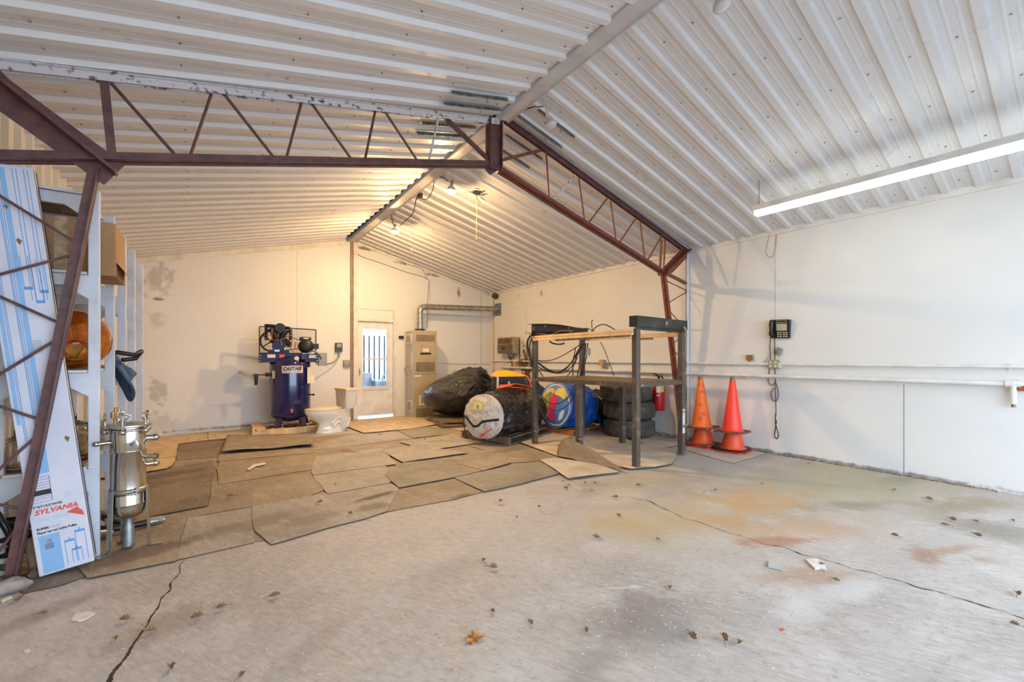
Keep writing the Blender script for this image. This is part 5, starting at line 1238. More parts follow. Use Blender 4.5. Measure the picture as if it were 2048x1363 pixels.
g = MB(); q = [ep(x, z, dd(x, z)+.008) for x, z in ((-.14, .10), (.07, .10), (.075, .24), (-.13, .235))]; g.add(q, [(0, 1, 2, 3)]); lb = g.build('document_pouch', 'yellowp', rb, world=True)
g = MB(); q = [ep(x, z, dd(x, z)+.010) for x, z in ((-.11, .12), (.045, .12), (.05, .215), (-.10, .21))]; g.add(q, [(0, 1, 2, 3)]); g.build('document', 'chip', rb, world=True)
g = MB(); q = [ep(x, z, dd(x, z)+.012) for x, z in ((-.05, .135), (.0, .135), (.0, .19), (-.05, .19))]; g.add(q, [(0, 1, 2, 3)]); g.build('document_print', 'artgrn', rb, world=True)
g = MB()
for (x0, z0, x1, z1) in ((-.02, -.285, .12, -.20), (-.01, -.30, .10, -.235), (.10, -.215, .22, -.15)): g.bar(ep(x0, z0, dd(x0, z0)+.004), ep(x1, z1, dd(x1, z1)+.004), .004, .014)
g.build('red_mark', 'prtred', rb, world=True)
g = MB(); g.tube([ep(-.34, -.03, .02), ep(-.345, -.12, .03), ep(-.32, -.26, .02), ep(-.30, -.34, .0)], .009, 6); g.build('tie_cord', 'black', rb, world=True)

# navy bag and bright blue bag
def blobbag(name, label, c, r, mat, sd, yaw=0, cat='bag', flat=.8):
    t = thing(name, label, cat, (c[0], c[1], c[2]-r[2]*flat), yaw)
    g = MB()
    def f(u, v):
        th = PI*v; ph = 2*PI*u; d = Vector((math.sin(th)*math.cos(ph), math.sin(th)*math.sin(ph), math.cos(th)))
        k = 1+abs(noise.noise(d*2.6+Vector((sd, 0, 0))))*.24-.06; p = Vector((d.x*r[0]*k, d.y*r[1]*k, d.z*r[2]*k)); p.z = max(p.z, -r[2]*flat)+r[2]*flat; return p
    g.grid(f, 60, 36); g.build('cover', mat, t, clean=True); return t
nb = blobbag('navy_bag', 'dark navy fabric bag lying behind the white-ended roll and steel rack', (5.28, 6.75, .43), (.52, .36, .40), 'navyfab', 3, .1)
for k in range(2):
    g = MB(); g.tube([(-.3+.42*k, -.30, .3), (-.28+.42*k, -.22, .55), (-.26+.42*k, .0, .70), (-.24+.42*k, .2, .6)], .02, 6); g.build('bag_strap', 'navyfab', nb)
c1 = Vector((4.95, 5.52, .485)); bx_ = Vector((.97, .06, -.10)).normalized(); sb = Vector((-bx_.y, bx_.x, 0)).normalized(); ub = bx_.cross(sb); ub = ub if ub.z > 0 else -ub
bl = thing('blue_vinyl_bag', 'bright blue vinyl roll bag with colourful painted end under the steel rack', 'bag', (5.3, 5.55, .1))
def VP(u, v):
    a = 2*PI*u; f = .370+.02*math.sin(PI*v)+abs(noise.noise(Vector((math.cos(a)*2.5, math.sin(a)*2.5, v*4))*1.6))*.06*min(1, v*6); f *= (1 if v < .75 else max(.1, 1-((v-.75)/.25)**2)**.5)
    p = c1+bx_*(v*.82)+sb*math.cos(a)*f+ub*math.sin(a)*f; p.z = max(p.z, zf(p.y)+.125); return p
g = MB(); g.grid(VP, 72, 40); g.build('cover', 'bluefab', bl, world=True)
def vp(x, z, d): return c1-sb*x+ub*z-bx_*d
def bd(x, z): q = min(1, math.hypot(x, z)/.385); return .01+.07*(1-q**2.4)
g = MB(); g.grid(lambda u, v: vp(-.39*v*math.cos(2*PI*u), .39*v*math.sin(2*PI*u), bd(.39*v*math.cos(2*PI*u), .39*v*math.sin(2*PI*u))), 48, 14); g.build('end_panel', 'artsky', bl, world=True)
def art(poly, mat, k, nm='painted_shape'):
    g = MB(); n = 26; cx = sum(p[0] for p in poly)/len(poly); cz = sum(p[1] for p in poly)/len(poly); out = []
    m_ = len(poly)
    for i in range(m_):
        p0, p1, p2, p3 = poly[i-1], poly[i], poly[(i+1) % m_], poly[(i+2) % m_]
        for j in range(5):
            t = j/5
            out.append(tuple(.5*((2*p1[q])+(p2[q]-p0[q])*t+(2*p0[q]-5*p1[q]+4*p2[q]-p3[q])*t*t+(3*p1[q]-p0[q]-3*p2[q]+p3[q])*t**3) for q in (0, 1)))
    vs = [vp(x, z, bd(x, z)+.004+.002*k) for x, z in out]+[vp(cx, cz, bd(cx, cz)+.006+.002*k)]; N = len(out)
    g.add(vs, [(i, (i+1) % N, N) for i in range(N)]); g.build(nm, mat, bl, world=True)
art([(-.33, -.1), (-.30, .15), (-.10, .34), (.15, .33), (.33, .12), (.34, -.12), (.15, -.33), (-.15, -.30)], 'artwht', 0)
art([(-.30, -.08), (-.28, .12), (-.12, .28), (.02, .24), (-.10, .10), (-.06, -.10), (-.16, -.24)], 'artyel', 1)
art([(-.24, .02), (-.20, .17), (-.10, .20), (-.12, .05), (-.16, -.12)], 'artgrn', 2)
art([(-.08, -.25), (-.10, -.05), (-.04, .15), (.06, .18), (.12, .08), (.06, -.05), (.06, -.24)], 'artpink', 2)
art([(.02, .20), (.12, .30), (.25, .24), (.26, .12), (.14, .16)], 'artyel', 2)
art([(.10, -.28), (.14, -.08), (.24, .04), (.30, -.06), (.20, -.22)], 'artsky', 2)
art([(.14, -.24), (.18, -.12), (.26, -.06), (.22, -.2)], 'artwht', 3)
for k, (x, y, z) in enumerate(((.62, -.30, .35), (.70, -.33, .22), (.86, -.22, .18))):
    g = MB(); p = c1+bx_*x+Vector((0, y, z-.36)); g.bar(p, p+Vector((.14, -.05, -.22)), .05, .012, up=(0, 1, 0)); g.build('blue_strap', 'bluefab', bl, world=True)
blobbag('dark_bag', 'black stuffed sack wedged between the blue bag and the tyres', (6.03, 5.55, .36), (.20, .30, .34), 'bagblk', 9, 0)

# toolbox with yellow lid and orange cord
tz = .735
tbx = thing('tool_box', 'black tool box with bright yellow lid sitting on the black roll', 'tool box', (4.38, 6.12, tz), -.35)
g = MB(); g.add([(-.24, -.13, 0), (.24, -.13, 0), (.24, .13, 0), (-.24, .13, 0), (-.26, -.15, .24), (.26, -.15, .24), (.26, .15, .24), (-.26, .15, .24)], [(3, 2, 1, 0), (4, 5, 6, 7), (0, 1, 5, 4), (1, 2, 6, 5), (2, 3, 7, 6), (3, 0, 4, 7)]); g.build('body', 'black', tbx, bevel=.01)
g = MB(); g.add([(-.27, -.16, .24), (.27, -.16, .24), (.27, .16, .24), (-.27, .16, .24), (-.25, -.13, .29), (.25, -.13, .27), (.25, .13, .27), (-.25, .13, .29), (-.18, -.06, .34), (.02, -.06, .335), (.02, .06, .335), (-.18, .06, .34)],
      [(0, 1, 5, 4), (1, 2, 6, 5), (2, 3, 7, 6), (3, 0, 4, 7), (4, 5, 9, 8), (5, 6, 10, 9), (6, 7, 11, 10), (7, 4, 8, 11), (8, 9, 10, 11)]); g.build('lid', 'yellow', tbx, bevel=.008)
g = MB(); g.box((-.245, -.165, .02), (-.215, -.135, .25)); g.build('side_rail', 'paper', tbx)
g = MB(); g.cyl((-.03, -.155, .13), (-.03, -.14, .13), .025, n=14); g.cyl((-.10, -.15, .09), (-.10, -.135, .09), .014, n=10); g.build('latch', 'galv', tbx)
cpts = []
for k in range(5):
    cpts += [(3.93+.03*k, 5.82-.05*k, .79+.012*k), (4.10, 5.72-.04*k, .845+.008*k), (4.34, 5.72-.03*k, .84), (4.44+.02*k, 5.74-.02*k, .80), (4.30, 5.82, .845), (4.05, 5.9, .83)]
cpts += [(4.5, 5.72, .78), (4.62, 5.78, .82), (4.66, 5.95, .97), (4.58, 6.02, 1.0)]
cord('extension_cord', 'orange extension cord heaped on the roll before the tool box', cpts, .011, 'cordor', 'cord', 5)

# ================================================================== STEEL RACK
RA, RD, RE = Vector((4.106, 5.044, 0)), Vector((4.155, 3.225, 0)), Vector((5.20, 3.30, 0)); RB = Vector((5.16, 5.10, 0))
rk = thing('steel_rack', 'bare steel frame table on six legs with plate shelf, right of centre', 'rack', (4.65, 4.15, 0))
def post(p, z1, w=.072, nm='post', pad=True):
    z0 = zf(p.y)+.018
    g = MB(); g.box((p.x-w/2, p.y-w/2, z0), (p.x+w/2, p.y+w/2, z1)); g.build(nm, 'steel', rk, world=True, bevel=.004)
for p in (RA, RD, RE, RB): post(p, 1.64, .072)
RM, RC = RD.lerp(RA, .50), RE.lerp(RB, .54)
for p in (RM, RC): post(p, .96, .075, 'middle_leg')
ch = Vector((0, 0, .975))
def rail(p, q, z, h=.05, w=.05, nm='shelf_rail'): g = MB(); g.bar(p+Vector((0, 0, z)), q+Vector((0, 0, z)), w, h); g.build(nm, 'steel', rk, world=True)
for p, q in ((RA, RD), (RD, RE), (RE, RB), (RB, RA)): rail(p, q, .972)
g = MB(); pl_ = [RD, RE, RB, RA]; g.prism([(p.x, p.y) for p in pl_], .996, 1.004); g.build('shelf_plate', 'rustpl', rk, world=True)
for p, z in ((RA, .20), (RM, .22), (RE, .40), (RC, .25)):
    g = MB(); q = Vector((p.x-.01, p.y-.045, z)); g.tube([q+Vector((-.06, -.01, 0)), q+Vector((0, -.02, .01)), q+Vector((.06, -.01, .02))], .008, 6); g.tube([q+Vector((-.03, -.02, -.01)), q+Vector((.02, -.02, -.01))], .010, 6); g.build('tie_wire', 'galv', rk, world=True)
g = MB(); g.box((RE.x-.037, RE.y-.039, .30), (RE.x+.02, RE.y-.036, .62)); g.build('flaking_paint', 'oversp', rk, world=True)
text('1981', .026, frame((RD.x+.07, RD.y-.022, .962), (RE-RD), (0, 0, 1)), 'chip', rk, world=True, name='chalk_mark')
# near channel on top of the near posts
nc = thing('steel_channel', 'dark steel channel laid across the near end of the rack', 'steel beam', (RD.x, RD.y, 1.64))
dr = (RE-RD).normalized(); sdn = Vector((dr.y, -dr.x, 0)); a, b = RD-dr*.06, RE+dr*.05
g = MB(); g.bar(a+Vector((0, 0, 1.725))+sdn*.05, b+Vector((0, 0, 1.725))+sdn*.05, .012, .125); g.bar(a+Vector((0, 0, 1.782)), b+Vector((0, 0, 1.782)), .112, .012); g.bar(a+Vector((0, 0, 1.725))-dr*.0, a+dr*.008+Vector((0, 0, 1.725)), .11, .12); g.bar(a-sdn*.05+Vector((0, 0, 1.725)), b-sdn*.05+Vector((0, 0, 1.725)), .012, .12); g.bar(a+Vector((0, 0, 1.668)), b+Vector((0, 0, 1.668)), .11, .012); g.bar(a+Vector((0, 0, 1.65))+sdn*.03, b+Vector((0, 0, 1.65))+sdn*.03, .01, .05)
g.build('channel', 'steeld', nc, world=True, bevel=.002)
g = MB(); p = a.lerp(b, .53)+sdn*.058; g.bar(p+Vector((0, 0, 1.70)), p+Vector((0, 0, 1.75)), .05, .003, up=dr); g.build('sticker', 'ivory', nc, world=True)
g = MB(); p = b-dr*.12; g.tube([p+sdn*.07+Vector((0, 0, 1.70)), p+sdn*.09+Vector((0, 0, 1.67)), p+sdn*.07+dr*.06+Vector((0, 0, 1.64))], .012, 7); g.cyl(p+sdn*.06+Vector((0, 0, 1.66)), p+sdn*.09+Vector((0, 0, 1.66)), .016, n=6); g.build('clamp_bolt', 'galv', nc, world=True)
# far channel, arched, lying over the far posts
fc = thing('steel_channel', 'brown-black arched steel bumper channel on the far end of the rack', 'steel beam', (RA.x, RA.y, 1.64))
dr2 = (RB-RA).normalized(); sd2 = Vector((dr2.y, -dr2.x, 0)); g = MB()
def FC(u, v):
    p = RA-dr2*.12+dr2*(1.26*u)+sd2*(.06+.05*math.sin(PI*u)); ztop = 1.80+.02*math.sin(PI*min(1, u*1.4)) - .02*u; zb_ = 1.66; return p+Vector((0, 0, zb_+(ztop-zb_)*v))
g.grid(FC, 20, 3); 
def FT_(u, v): p = FC(u, 1); return p-sd2*(.10*v)
g.grid(FT_, 20, 1); 
def FB_(u, v): p = FC(u, 0); return p-sd2*(.10*v)
g.grid(FB_, 20, 1)
M['bumper'] = pm('brown_black_steel', (34, 26, 24), (66, 36, 32), 4, .4, .2)
o = g.build('channel', 'bumper', fc, world=True); s_ = o.modifiers.new('t', 'SOLIDIFY'); s_.thickness = .006
g = MB()
for u, v in ((.19, .75), (.58, .75), (.61, .3)): p = FC(u, v)+sd2*.003; g.cyl(p, p+sd2*.008, .012, n=10)
g.build('bolt', 'galv', fc, world=True)
# pine studs and galvanised struts along the top
def stud(label, a, b, w, h, mat='wood', name='wood_stud', cat='timber'): g = MB(); g.bar(a, b, w, h); return tag(g.build(name, mat, bevel=.003), label, cat)
up_ = lambda p, x, z: Vector((p.x+x, p.y, z))
stud('long pale pine stud along the top left of the steel rack, upper', up_(RA, -.055, 1.604), up_(RD, -.06, 1.620), .038, .034)
stud('long pale pine stud along the top left of the rack, lower of the pair', up_(RA, -.055, 1.566)+Vector((0, -.03, 0)), up_(RD, -.06, 1.582), .038, .034)
stud('pine stud along the top right of the steel rack', up_(RB, .06, 1.61), up_(RE, .06, 1.615), .038, .06)
def strutch(label, a, b):
    t = thing('metal_strut', label, 'metal strip', a); g = MB(); g.bar(a, b, .04, .004); g.bar(a+Vector((.018, 0, .018)), b+Vector((.018, 0, .018)), .004, .036); g.bar(a+Vector((-.018, 0, .018)), b+Vector((-.018, 0, .018)), .004, .036); g.build('channel', 'galv', t, world=True)
    d = (b-a); L = d.length; d.normalize(); g = MB()
    for k in range(int(L/.1)): q = a+d*(.05+.1*k); g.bar(q-Vector((.021, 0, -.018)), q+d*.05-Vector((.021, 0, -.018)), .002, .014)
    tag(g.build('slots', 'dark', t, world=True), kind='stuff')
strutch('galvanised slotted strut hanging below the pine studs, left one', up_(RA, .02, 1.535)+Vector((0, -.45, 0)), up_(RD, .0, 1.55)+Vector((0, .10, 0)))
strutch('galvanised slotted strut hanging below the pine studs, right one', up_(RA, .10, 1.545)+Vector((0, -.62, 0)), up_(RD, .08, 1.56)+Vector((0, .22, 0)))
g = MB(); p = up_(RE, .06, 1.57)+Vector((0, .62, 0)); g.box(p-Vector((.02, .12, .015)), p+Vector((.02, .12, .015))); tag(g.build('metal_bracket', 'galvd'), 'short flat metal bracket under the right pine stud', 'bracket')
# cables
def TPt(u, v, k=0.): # a point on the vertical plane through the rack's left side (k=0) .. right side (k=1)
    A_ = RA.lerp(RB, k); D_ = RD.lerp(RE, k); d = ray(u, v); n_ = Vector((-(D_-A_).y, (D_-A_).x, 0)); t = A_.dot(n_)/(d.x*n_.x+d.y*n_.y); return d*t+Vector((0, 0, EYE))
def cb(label, px, r=.008, ks=None, mat='cable'):
    n = len(px); return cord('cable', label, [TPt(u, v, (ks[0]+(ks[1]-ks[0])*i/(n-1)) if ks else 0) for i, (u, v) in enumerate(px)], r, mat, 'cable', 7, group='cables draped over the rack')
q = lambda x, y: (1040+x/8.52, 620+y/8.52)
cb('black cable sagging shallowly between the two far posts of the rack', [q(250, 800), q(300, 850), q(420, 865), q(600, 830), q(800, 730), q(960, 630), q(1060, 560)], .008, (-.02, .95))
cb('black cable sagging deepest in the upper bundle of the rack', [q(255, 830), q(360, 930), q(520, 1030), q(640, 1060), q(780, 1000), q(900, 850), q(980, 700), q(1050, 590)], .010, (-.02, .95))
cb('black cable running just under the deepest loop', [q(262, 850), q(380, 960), q(540, 1050), q(680, 1045), q(840, 930), q(960, 770), q(1090, 560)], .009, (-.02, .9))
cb('black cable loop starting lower on the far left post', [q(260, 930), q(370, 1000), q(520, 1055), q(680, 1072), q(800, 1030), q(920, 900), q(980, 760), q(1100, 570)], .008, (-.02, .9))
cb('cable hanging from the far left post down to the shelf plate', [q(262, 950), q(330, 1040), q(410, 1155)], .007, (-.02, .25))
cb('cable falling straight beside the far left post past the shelf', [q(265, 960), q(295, 1130), q(325, 1300), (1083, 790)], .007, (-.02, .1))
cb('cable rising steeply behind the rack in the middle', [q(950, 640), q(915, 800), q(900, 930), q(903, 1120)], .008, (.4, .5))
cb('cable slanting to the shelf behind the deep loops', [q(980, 800), q(900, 980), q(850, 1070), q(795, 1130)], .007, (.6, .5))
cb('pair cable right of the far right post, left strand', [q(1120, 560), q(1100, 760), q(1060, 950), q(1040, 1080)], .011, (.75, .8))
cb('pair cable right of the far right post, right strand', [q(1155, 560), q(1130, 780), q(1080, 1000), q(1045, 1110)], .010, (.75, .8))
cb('thin cable hanging diagonally under the studs at the right', [q(1370, 540), q(1450, 700), q(1530, 920), q(1600, 1120)], .005, (.3, .5))
cb('dark cable dipping below the pine studs near the far left post', [q(500, 530), q(580, 570), q(690, 578), q(760, 560)], .012, (0, .1))
cb('thick bundle of cables bent over the top of the far left post', [q(470, 430), q(330, 400), q(190, 430), q(125, 540), q(140, 680), q(180, 820), q(190, 960)], .016, (-.03, -.05))
cb('inner strand of cable bent over the far left post', [q(450, 445), q(320, 425), q(210, 470), q(165, 600), q(175, 780)], .012, (-.03, -.05))
cb('outer strand of cable bent over the far left post', [q(480, 420), q(300, 405), q(150, 480), q(118, 600), q(150, 760), q(185, 900)], .011, (-.05, -.07))
cb('light wire crossing in front of the arched channel', [q(110, 360), q(190, 400), q(300, 430), q(480, 425), q(600, 390), q(700, 350), q(910, 352)], .005, (-.03, .1), 'boxgrey')
cb('thin cable springing up from the studs in a high arch', [q(1240, 365), q(1290, 290), q(1400, 242), q(1500, 265), q(1620, 335)], .007, (.1, .3))
cb('thin upright wire hook standing above the studs', [q(1240, 370), q(1225, 280), q(1222, 185), q(1245, 172)], .006, (.1, .1))
cb('thin cable arching from the far channel to the studs', [q(1060, 318), q(1120, 308), q(1180, 320), q(1240, 370)], .006, (.4, .1))
cb('long black cable sweeping in front of the blue bag, lower strand', [(1071, 745), (1074, 790), (1090, 812), (1112, 820), (1135, 810), (1150, 780), (1156, 740)], .007, (-.03, .3))
cb('long black cable sweeping in front of the blue bag, upper strand', [(1071, 750), (1078, 780), (1095, 803), (1118, 806), (1140, 790), (1153, 760), (1160, 720)], .007, (-.03, .3))
cb('black cable sweeping down to the pallet from the far left post', [(1073, 770), (1080, 815), (1095, 843), (1112, 852), (1130, 846), (1146, 820), (1152, 780)], .008, (-.05, .25))
g = MB(); p = TPt(*q(1160, 700), .7); g.box(p-Vector((.035, .02, .05)), p+Vector((.035, .02, .05))); t = thing('plug_box', 'small grey outlet box hanging by a cable under the rack top', 'electrical box', p-Vector((0, 0, .05))); g.build('box_body', 'galv', t, world=True, bevel=.004)
g = MB(); p = TPt(*q(1165, 745), .7); g.tube([p+Vector((-.03, 0, .02)), p+Vector((-.03, 0, -.04)), p+Vector((.03, 0, -.04)), p+Vector((.03, 0, .02))], .006, 6); g.build('bail', 'paper', t, world=True)

# ================================================================== TYRES
def tyre(label, x, y, z, first=None, rz=0):
    if first: return copy_tree(first, (x, y, z), rz, label)
    t = thing('tyre', label, 'tyre', (x, y, z), rz, 'stacked tyres behind the rack'); g = MB(); H = .288; r = .415
    prof = [(.235, .03), (.25, .012), (.30, .0), (.36, .008), (.395, .035), (.41, .065), (r, .09), (r, H-.09), (.41, H-.065), (.395, H-.035), (.36, H-.008), (.30, H), (.25, H-.012), (.235, H-.03), (.245, .08), (.245, H-.08)]
    prof = prof[:14]+[(.228, H-.05), (.29, H-.08), (.29, .08), (.228, .05), (.235, .03)]
    g.lathe(prof, 56); g.build('carcass', 'rubber', t)
    g = MB()
    for k in range(64):
        a = 2*PI*k/64
        for row, zz in enumerate((.065, .115, .168, .218)):
            aa = a+(.03 if row % 2 else 0); m_ = R(aa, 'Z') @ T(r+.001, 0, zz) @ R(.35*(1 if row % 2 else -1), 'X'); g.at(m_); g.box((-.004, -.014, -.017), (.006, .014, .017))
    g.at(Matrix.Identity(4)); tag(g.build('tread', 'rubber', t), kind='stuff'); return t
z0 = zf(4.8)+.012
t0 = tyre('bottom tyre of the dusty stack behind the steel rack', 5.85, 4.69, z0)
tyre('middle tyre of the dusty stack behind the steel rack', 5.842, 4.68, z0+.290, t0, .3); tyre('top tyre of the stack, set slightly to the left', 5.785, 4.71, z0+.580, t0, .7)
# ================================================================== EXTINGUISHER
ex_ = atx(1318, 820, XR-.11); fe_ = thing('fire_extinguisher', 'red fire extinguisher hung on the right wall beside the tyres', 'fire extinguisher', (XR-.115, ex_.y, ex_.z))
g = MB(); g.lathe([(0, 0), (.075, 0), (.088, .012), (.092, .03), (.092, .40), (.085, .44), (.06, .475), (.03, .49), (.025, .53), (0, .53)], 30); g.build('cylinder', 'extred', fe_)
g = MB(); g.cyl((0, 0, .53), (0, 0, .57), .022, n=12); g.bar((-.02, 0, .57), (-.16, -.02, .62), .02, .012); g.bar((.0, 0, .56), (-.15, -.02, .575), .02, .01); g.tube([(.0, 0, .56), (.06, -.02, .57), (.09, -.02, .50), (.10, -.02, .38)], .012, 8); g.build('valve_handle', 'castblk', fe_)
def exl(a0, a1, z0, z1, mat, nm):
    g = MB(); g.grid(lambda u, v: (.0935*math.cos(a0+(a1-a0)*u), .0935*math.sin(a0+(a1-a0)*u), z0+(z1-z0)*v), 8, 1, False); g.build(nm, mat, fe_)
exl(-2.95, -2.2, .30, .43, 'paper', 'instruction_label'); exl(-2.18, -1.5, .31, .45, 'yellowp', 'inspection_tag'); exl(-2.9, -2.5, .24, .27, 'paper', 'arrow_label')
g = MB(); g.box((.09, -.03, .1), (.115, .03, .5)); g.build('wall_bracket', 'black', fe_)
# ================================================================== TRAFFIC CONES
def cone(label, p, z, kind, rz, tilt=(0, 0)):
    t = thing('traffic_cone', label, 'traffic cone', (p[0], p[1], z), rz); t.rotation_euler = (tilt[0], tilt[1], rz*.35); bpy.context.view_layer.update()
    body, base, tipm, hb, r0, hh = kind
    g = MB(); oct_ = [(math.cos(a)*hb*(1 if k % 2 else 1), math.sin(a)*hb) for k, a in enumerate([PI/8+PI/4*i for i in range(8)])]
    sq = [(sx*hb, sy*hb*.98) for sx, sy in ((-1, -.78), (-.78, -1), (.78, -1), (1, -.78), (1, .78), (.78, 1), (-.78, 1), (-1, .78))]
    g.prism(sq, 0, .022); g.build('base_plate', base, t, bevel=.004)
    g = MB(); g.lathe([(r0+.03, .022), (r0+.005, .035), (r0, .06), (.028+(r0-.028)*.10, .02+hh*.9)], 36); g.build('cone_body', body, t)
    if tipm: 
        g = MB(); ra = .028+(r0-.028)*.10; g.lathe([(ra, .02+hh*.9), (.03, hh-.01), (.026, hh), (.018, hh), (.018, hh-.06)], 30); g.build('cone_tip', tipm, t)
    return t
c1_, c2_ = fl(1404, 888), fl(1466, 899)
for i, (c, zz) in enumerate(((c1_, .006), (c2_, .006))):
    pass
KB1 = ('orange', 'red', None, .185, .135, .50); KT1 = ('orangeold', 'conebase', 'basetan', .195, .122, .76)
KT2 = ('red', 'conebase', 'basetan', .195, .122, .76); M['coneor'] = pm('fluoro_red_cone', (244, 62, 40), (222, 54, 38), 5, .45, lo=.5, hi=.7)
KT2 = ('coneor',)+KT2[1:]
pa, pb = (6.0, 3.47), (6.0, 3.02)
cone('lowest red cone base plate of the left cone stack', (pa[0]-.02, pa[1]), zf(pa[1])+.008, ('orange', 'red', None, .20, .15, .16), .35)
cone('dark-based middle orange cone of the left cone stack', pa, zf(pa[1])+.035, ('orange', 'conebase', None, .20, .142, .50), .45, (.02, .03))
cone('scuffed orange cone with a dirty tip on top of the left stack', (pa[0]-.01, pa[1]), zf(pa[1])+.27, KT1, .25, (-.03, .0))
cone('lowest bright red base plate of the right cone stack', (pb[0], pb[1]), zf(pb[1])+.008, ('coneor', 'red', None, .20, .15, .16), .15)
cone('dark-based middle cone of the right cone stack', (pb[0]-.01, pb[1]), zf(pb[1])+.035, ('orange', 'castblk', None, .195, .142, .50), .55, (.03, -.03))
cone('bright red-orange cone with a tan tip on top of the right stack', (pb[0]-.02, pb[1]), zf(pb[1])+.27, KT2, .32, (0, .01))
g = MB(); 
for (a, z, s_) in ((-2.3, .60, .02), (-2.4, .545, .016), (-2.35, .51, .018)): 
    pass

# ================================================================== RIGHT WALL: PIPES, PHONE, OUTLETS, HEATER
def wpipe(label, pts, r, mat='white', ends=True):
    t = thing('wall_pipe', label, 'pipe', pts[0]); g = MB(); g.tube(pts, r, 12); g.build('pipe', mat, t, world=True)
    a, b = Vector(pts[0]), Vector(pts[-1]); n = max(2, int((b-a).length/2.2)); 
    for k in range(n):
        p = a.lerp(b, (k+.5)/n); g = MB(); g.cyl(p-Vector((0, .035, 0)), p+Vector((0, .035, 0)), r*1.3, n=12); g.build('coupling', mat, t, world=True)
        g = MB(); g.box((p.x-.004, p.y+.2, p.z-r*1.6), (XR, p.y+.22, p.z+r*1.6)); g.build('pipe_clip', mat, t, world=True)
    return t
zu, zlw = 1.212, 1.052
wpipe('upper white conduit running the length of the right wall', [(XR-.04, 9.45, zu), (XR-.04, -1, zu)], .016)
wpipe('lower white pipe running the length of the right wall', [(XR-.055, 9.0, zlw+.004), (XR-.055, -1, zlw-.006)], .024)
c = atx(2027, 768, XR-.055); t = thing('drop_pipe', 'short capped white pipe dropping from the lower wall pipe at far right', 'pipe', (XR-.055, c.y, .86))
g = MB(); g.cyl((0, 0, .0), (0, 0, .185), .024, n=14); g.build('pipe', 'white', t)
g = MB(); g.cyl((0, 0, .165), (0, 0, .215), .034, n=14); g.cyl((0, -.05, .19), (0, .05, .19), .034, n=14); g.build('tee_fitting', 'white', t)
g = MB(); g.cyl((0, 0, -.03), (0, 0, .0), .016, n=8); g.build('drain_plug', 'galvd', t)
c = atx(2046, 773, XR-.055); g = MB(); g.box((c.x-.02, c.y-.03, c.z-.04), (c.x+.02, c.y+.03, c.z+.03)); tag(g.build('pipe_valve', 'copper', bevel=.004), 'small copper valve on the lower wall pipe at the right picture edge', 'valve', kind=None)
bpy.data.objects['pipe_valve']['label'] = 'small copper valve on the lower wall pipe, right of the drop pipe'
# telephone
pc = atx(1559, 657, XR-.05); ph = thing('wall_telephone', 'black multi-button telephone hung crooked on the right wall', 'telephone', (XR, pc.y, pc.z-.125), 0, None, (.045, 0, 0))
# local: y along wall (towards the back = +y), x towards wall; face looks to -x
g = MB(); g.add([(-.03, -.115, 0), (-.03, .12, 0), (0, .12, 0), (0, -.115, 0), (-.075, -.115, .245), (-.075, .12, .245), (0, .12, .245), (0, -.115, .245), ], [(0, 1, 5, 4), (1, 2, 6, 5), (2, 3, 7, 6), (3, 0, 4, 7), (4, 5, 6, 7), (3, 2, 1, 0)]); g.build('body', 'phone', ph, bevel=.008)
def face(y, z): return Vector((-.03-.045*z/.245, y, z))
nf = Vector((-.983, 0, -.18)).normalized(); fy = Vector((0, -1, 0)); 
def fbox(y0, y1, z0, z1, d, mat, nm):
    g = MB(); a_, b_, c_, d_ = face(y0, z0), face(y1, z0), face(y1, z1), face(y0, z1)
    vs = [q_+nf*.0005 for q_ in (a_, b_, c_, d_)]+[q_+nf*d for q_ in (a_, b_, c_, d_)]; g.add(vs, [(0, 1, 2, 3), (4, 7, 6, 5)]+[(i, (i+1) % 4, 4+(i+1) % 4, 4+i) for i in range(4)]); g.build(nm, mat, ph)
fbox(-.085, .045, .195, .235, .003, 'galv', 'display_bezel'); fbox(-.075, .035, .212, .226, .0045, 'castblk', 'display')
fbox(-.085, .043, .10, .188, .003, 'ivory', 'speed_panel')
g = MB()
for i in range(4):
    for j in range(5): a_ = face(.03-.034*i, .176-.016*j)+nf*.004; g.box(a_-Vector((.001, .008, .0025)), a_+Vector((.001, .008, .0025)))
g.build('speed_keys', 'boxgrey', ph)
for i in range(4):
    for j in range(3):
        y_, z_ = .032-.032*i-(.006 if i > 1 else 0), .083-.026*j; fbox(y_-.020, y_, z_-.016, z_, .006, 'ivory', 'key')
g = MB(); g.tube([(-.075, .085, .03), (-.10, .085, .05), (-.105, .085, .12), (-.115, .085, .19), (-.10, .085, .235)], [.026, .028, .022, .027, .024], 12); g.build('handset', 'phone', ph)
# curly cords: helix along a path
def curly(label, path, r=.010, pitch=.018, wire_=.003):
    P_ = [Vector(p) for p in path]; pts = []; acc = 0
    for a, b in zip(P_[:-1], P_[1:]):
        L = (b-a).length; n = max(2, int(L/pitch*7)); d = (b-a).normalized(); e1 = d.orthogonal().normalized(); e1 = Vector((1, 0, 0)); e1 = (e1-d*e1.dot(d)).normalized(); e2 = d.cross(e1)
        for k in range(n): q_ = a.lerp(b, k/n); th = 2*PI*(acc+L*k/n)/pitch; pts.append(q_+e1*r*math.cos(th)+e2*r*math.sin(th))
        acc += L
    g = MB(); g.tube(pts, wire_, 5); return tag(g.build('curly_cord', 'cable'), label, 'cord')
WX = XR-.045
w2 = lambda u, v, x=WX: atx(u, v, x)
curly('curly black handset cord hanging on the left, looping under the outlet box', [w2(1542, 668), w2(1540, 690), w2(1541, 720), w2(1538, 745), w2(1536, 762), w2(1540, 769), w2(1547, 769), w2(1551, 763)])
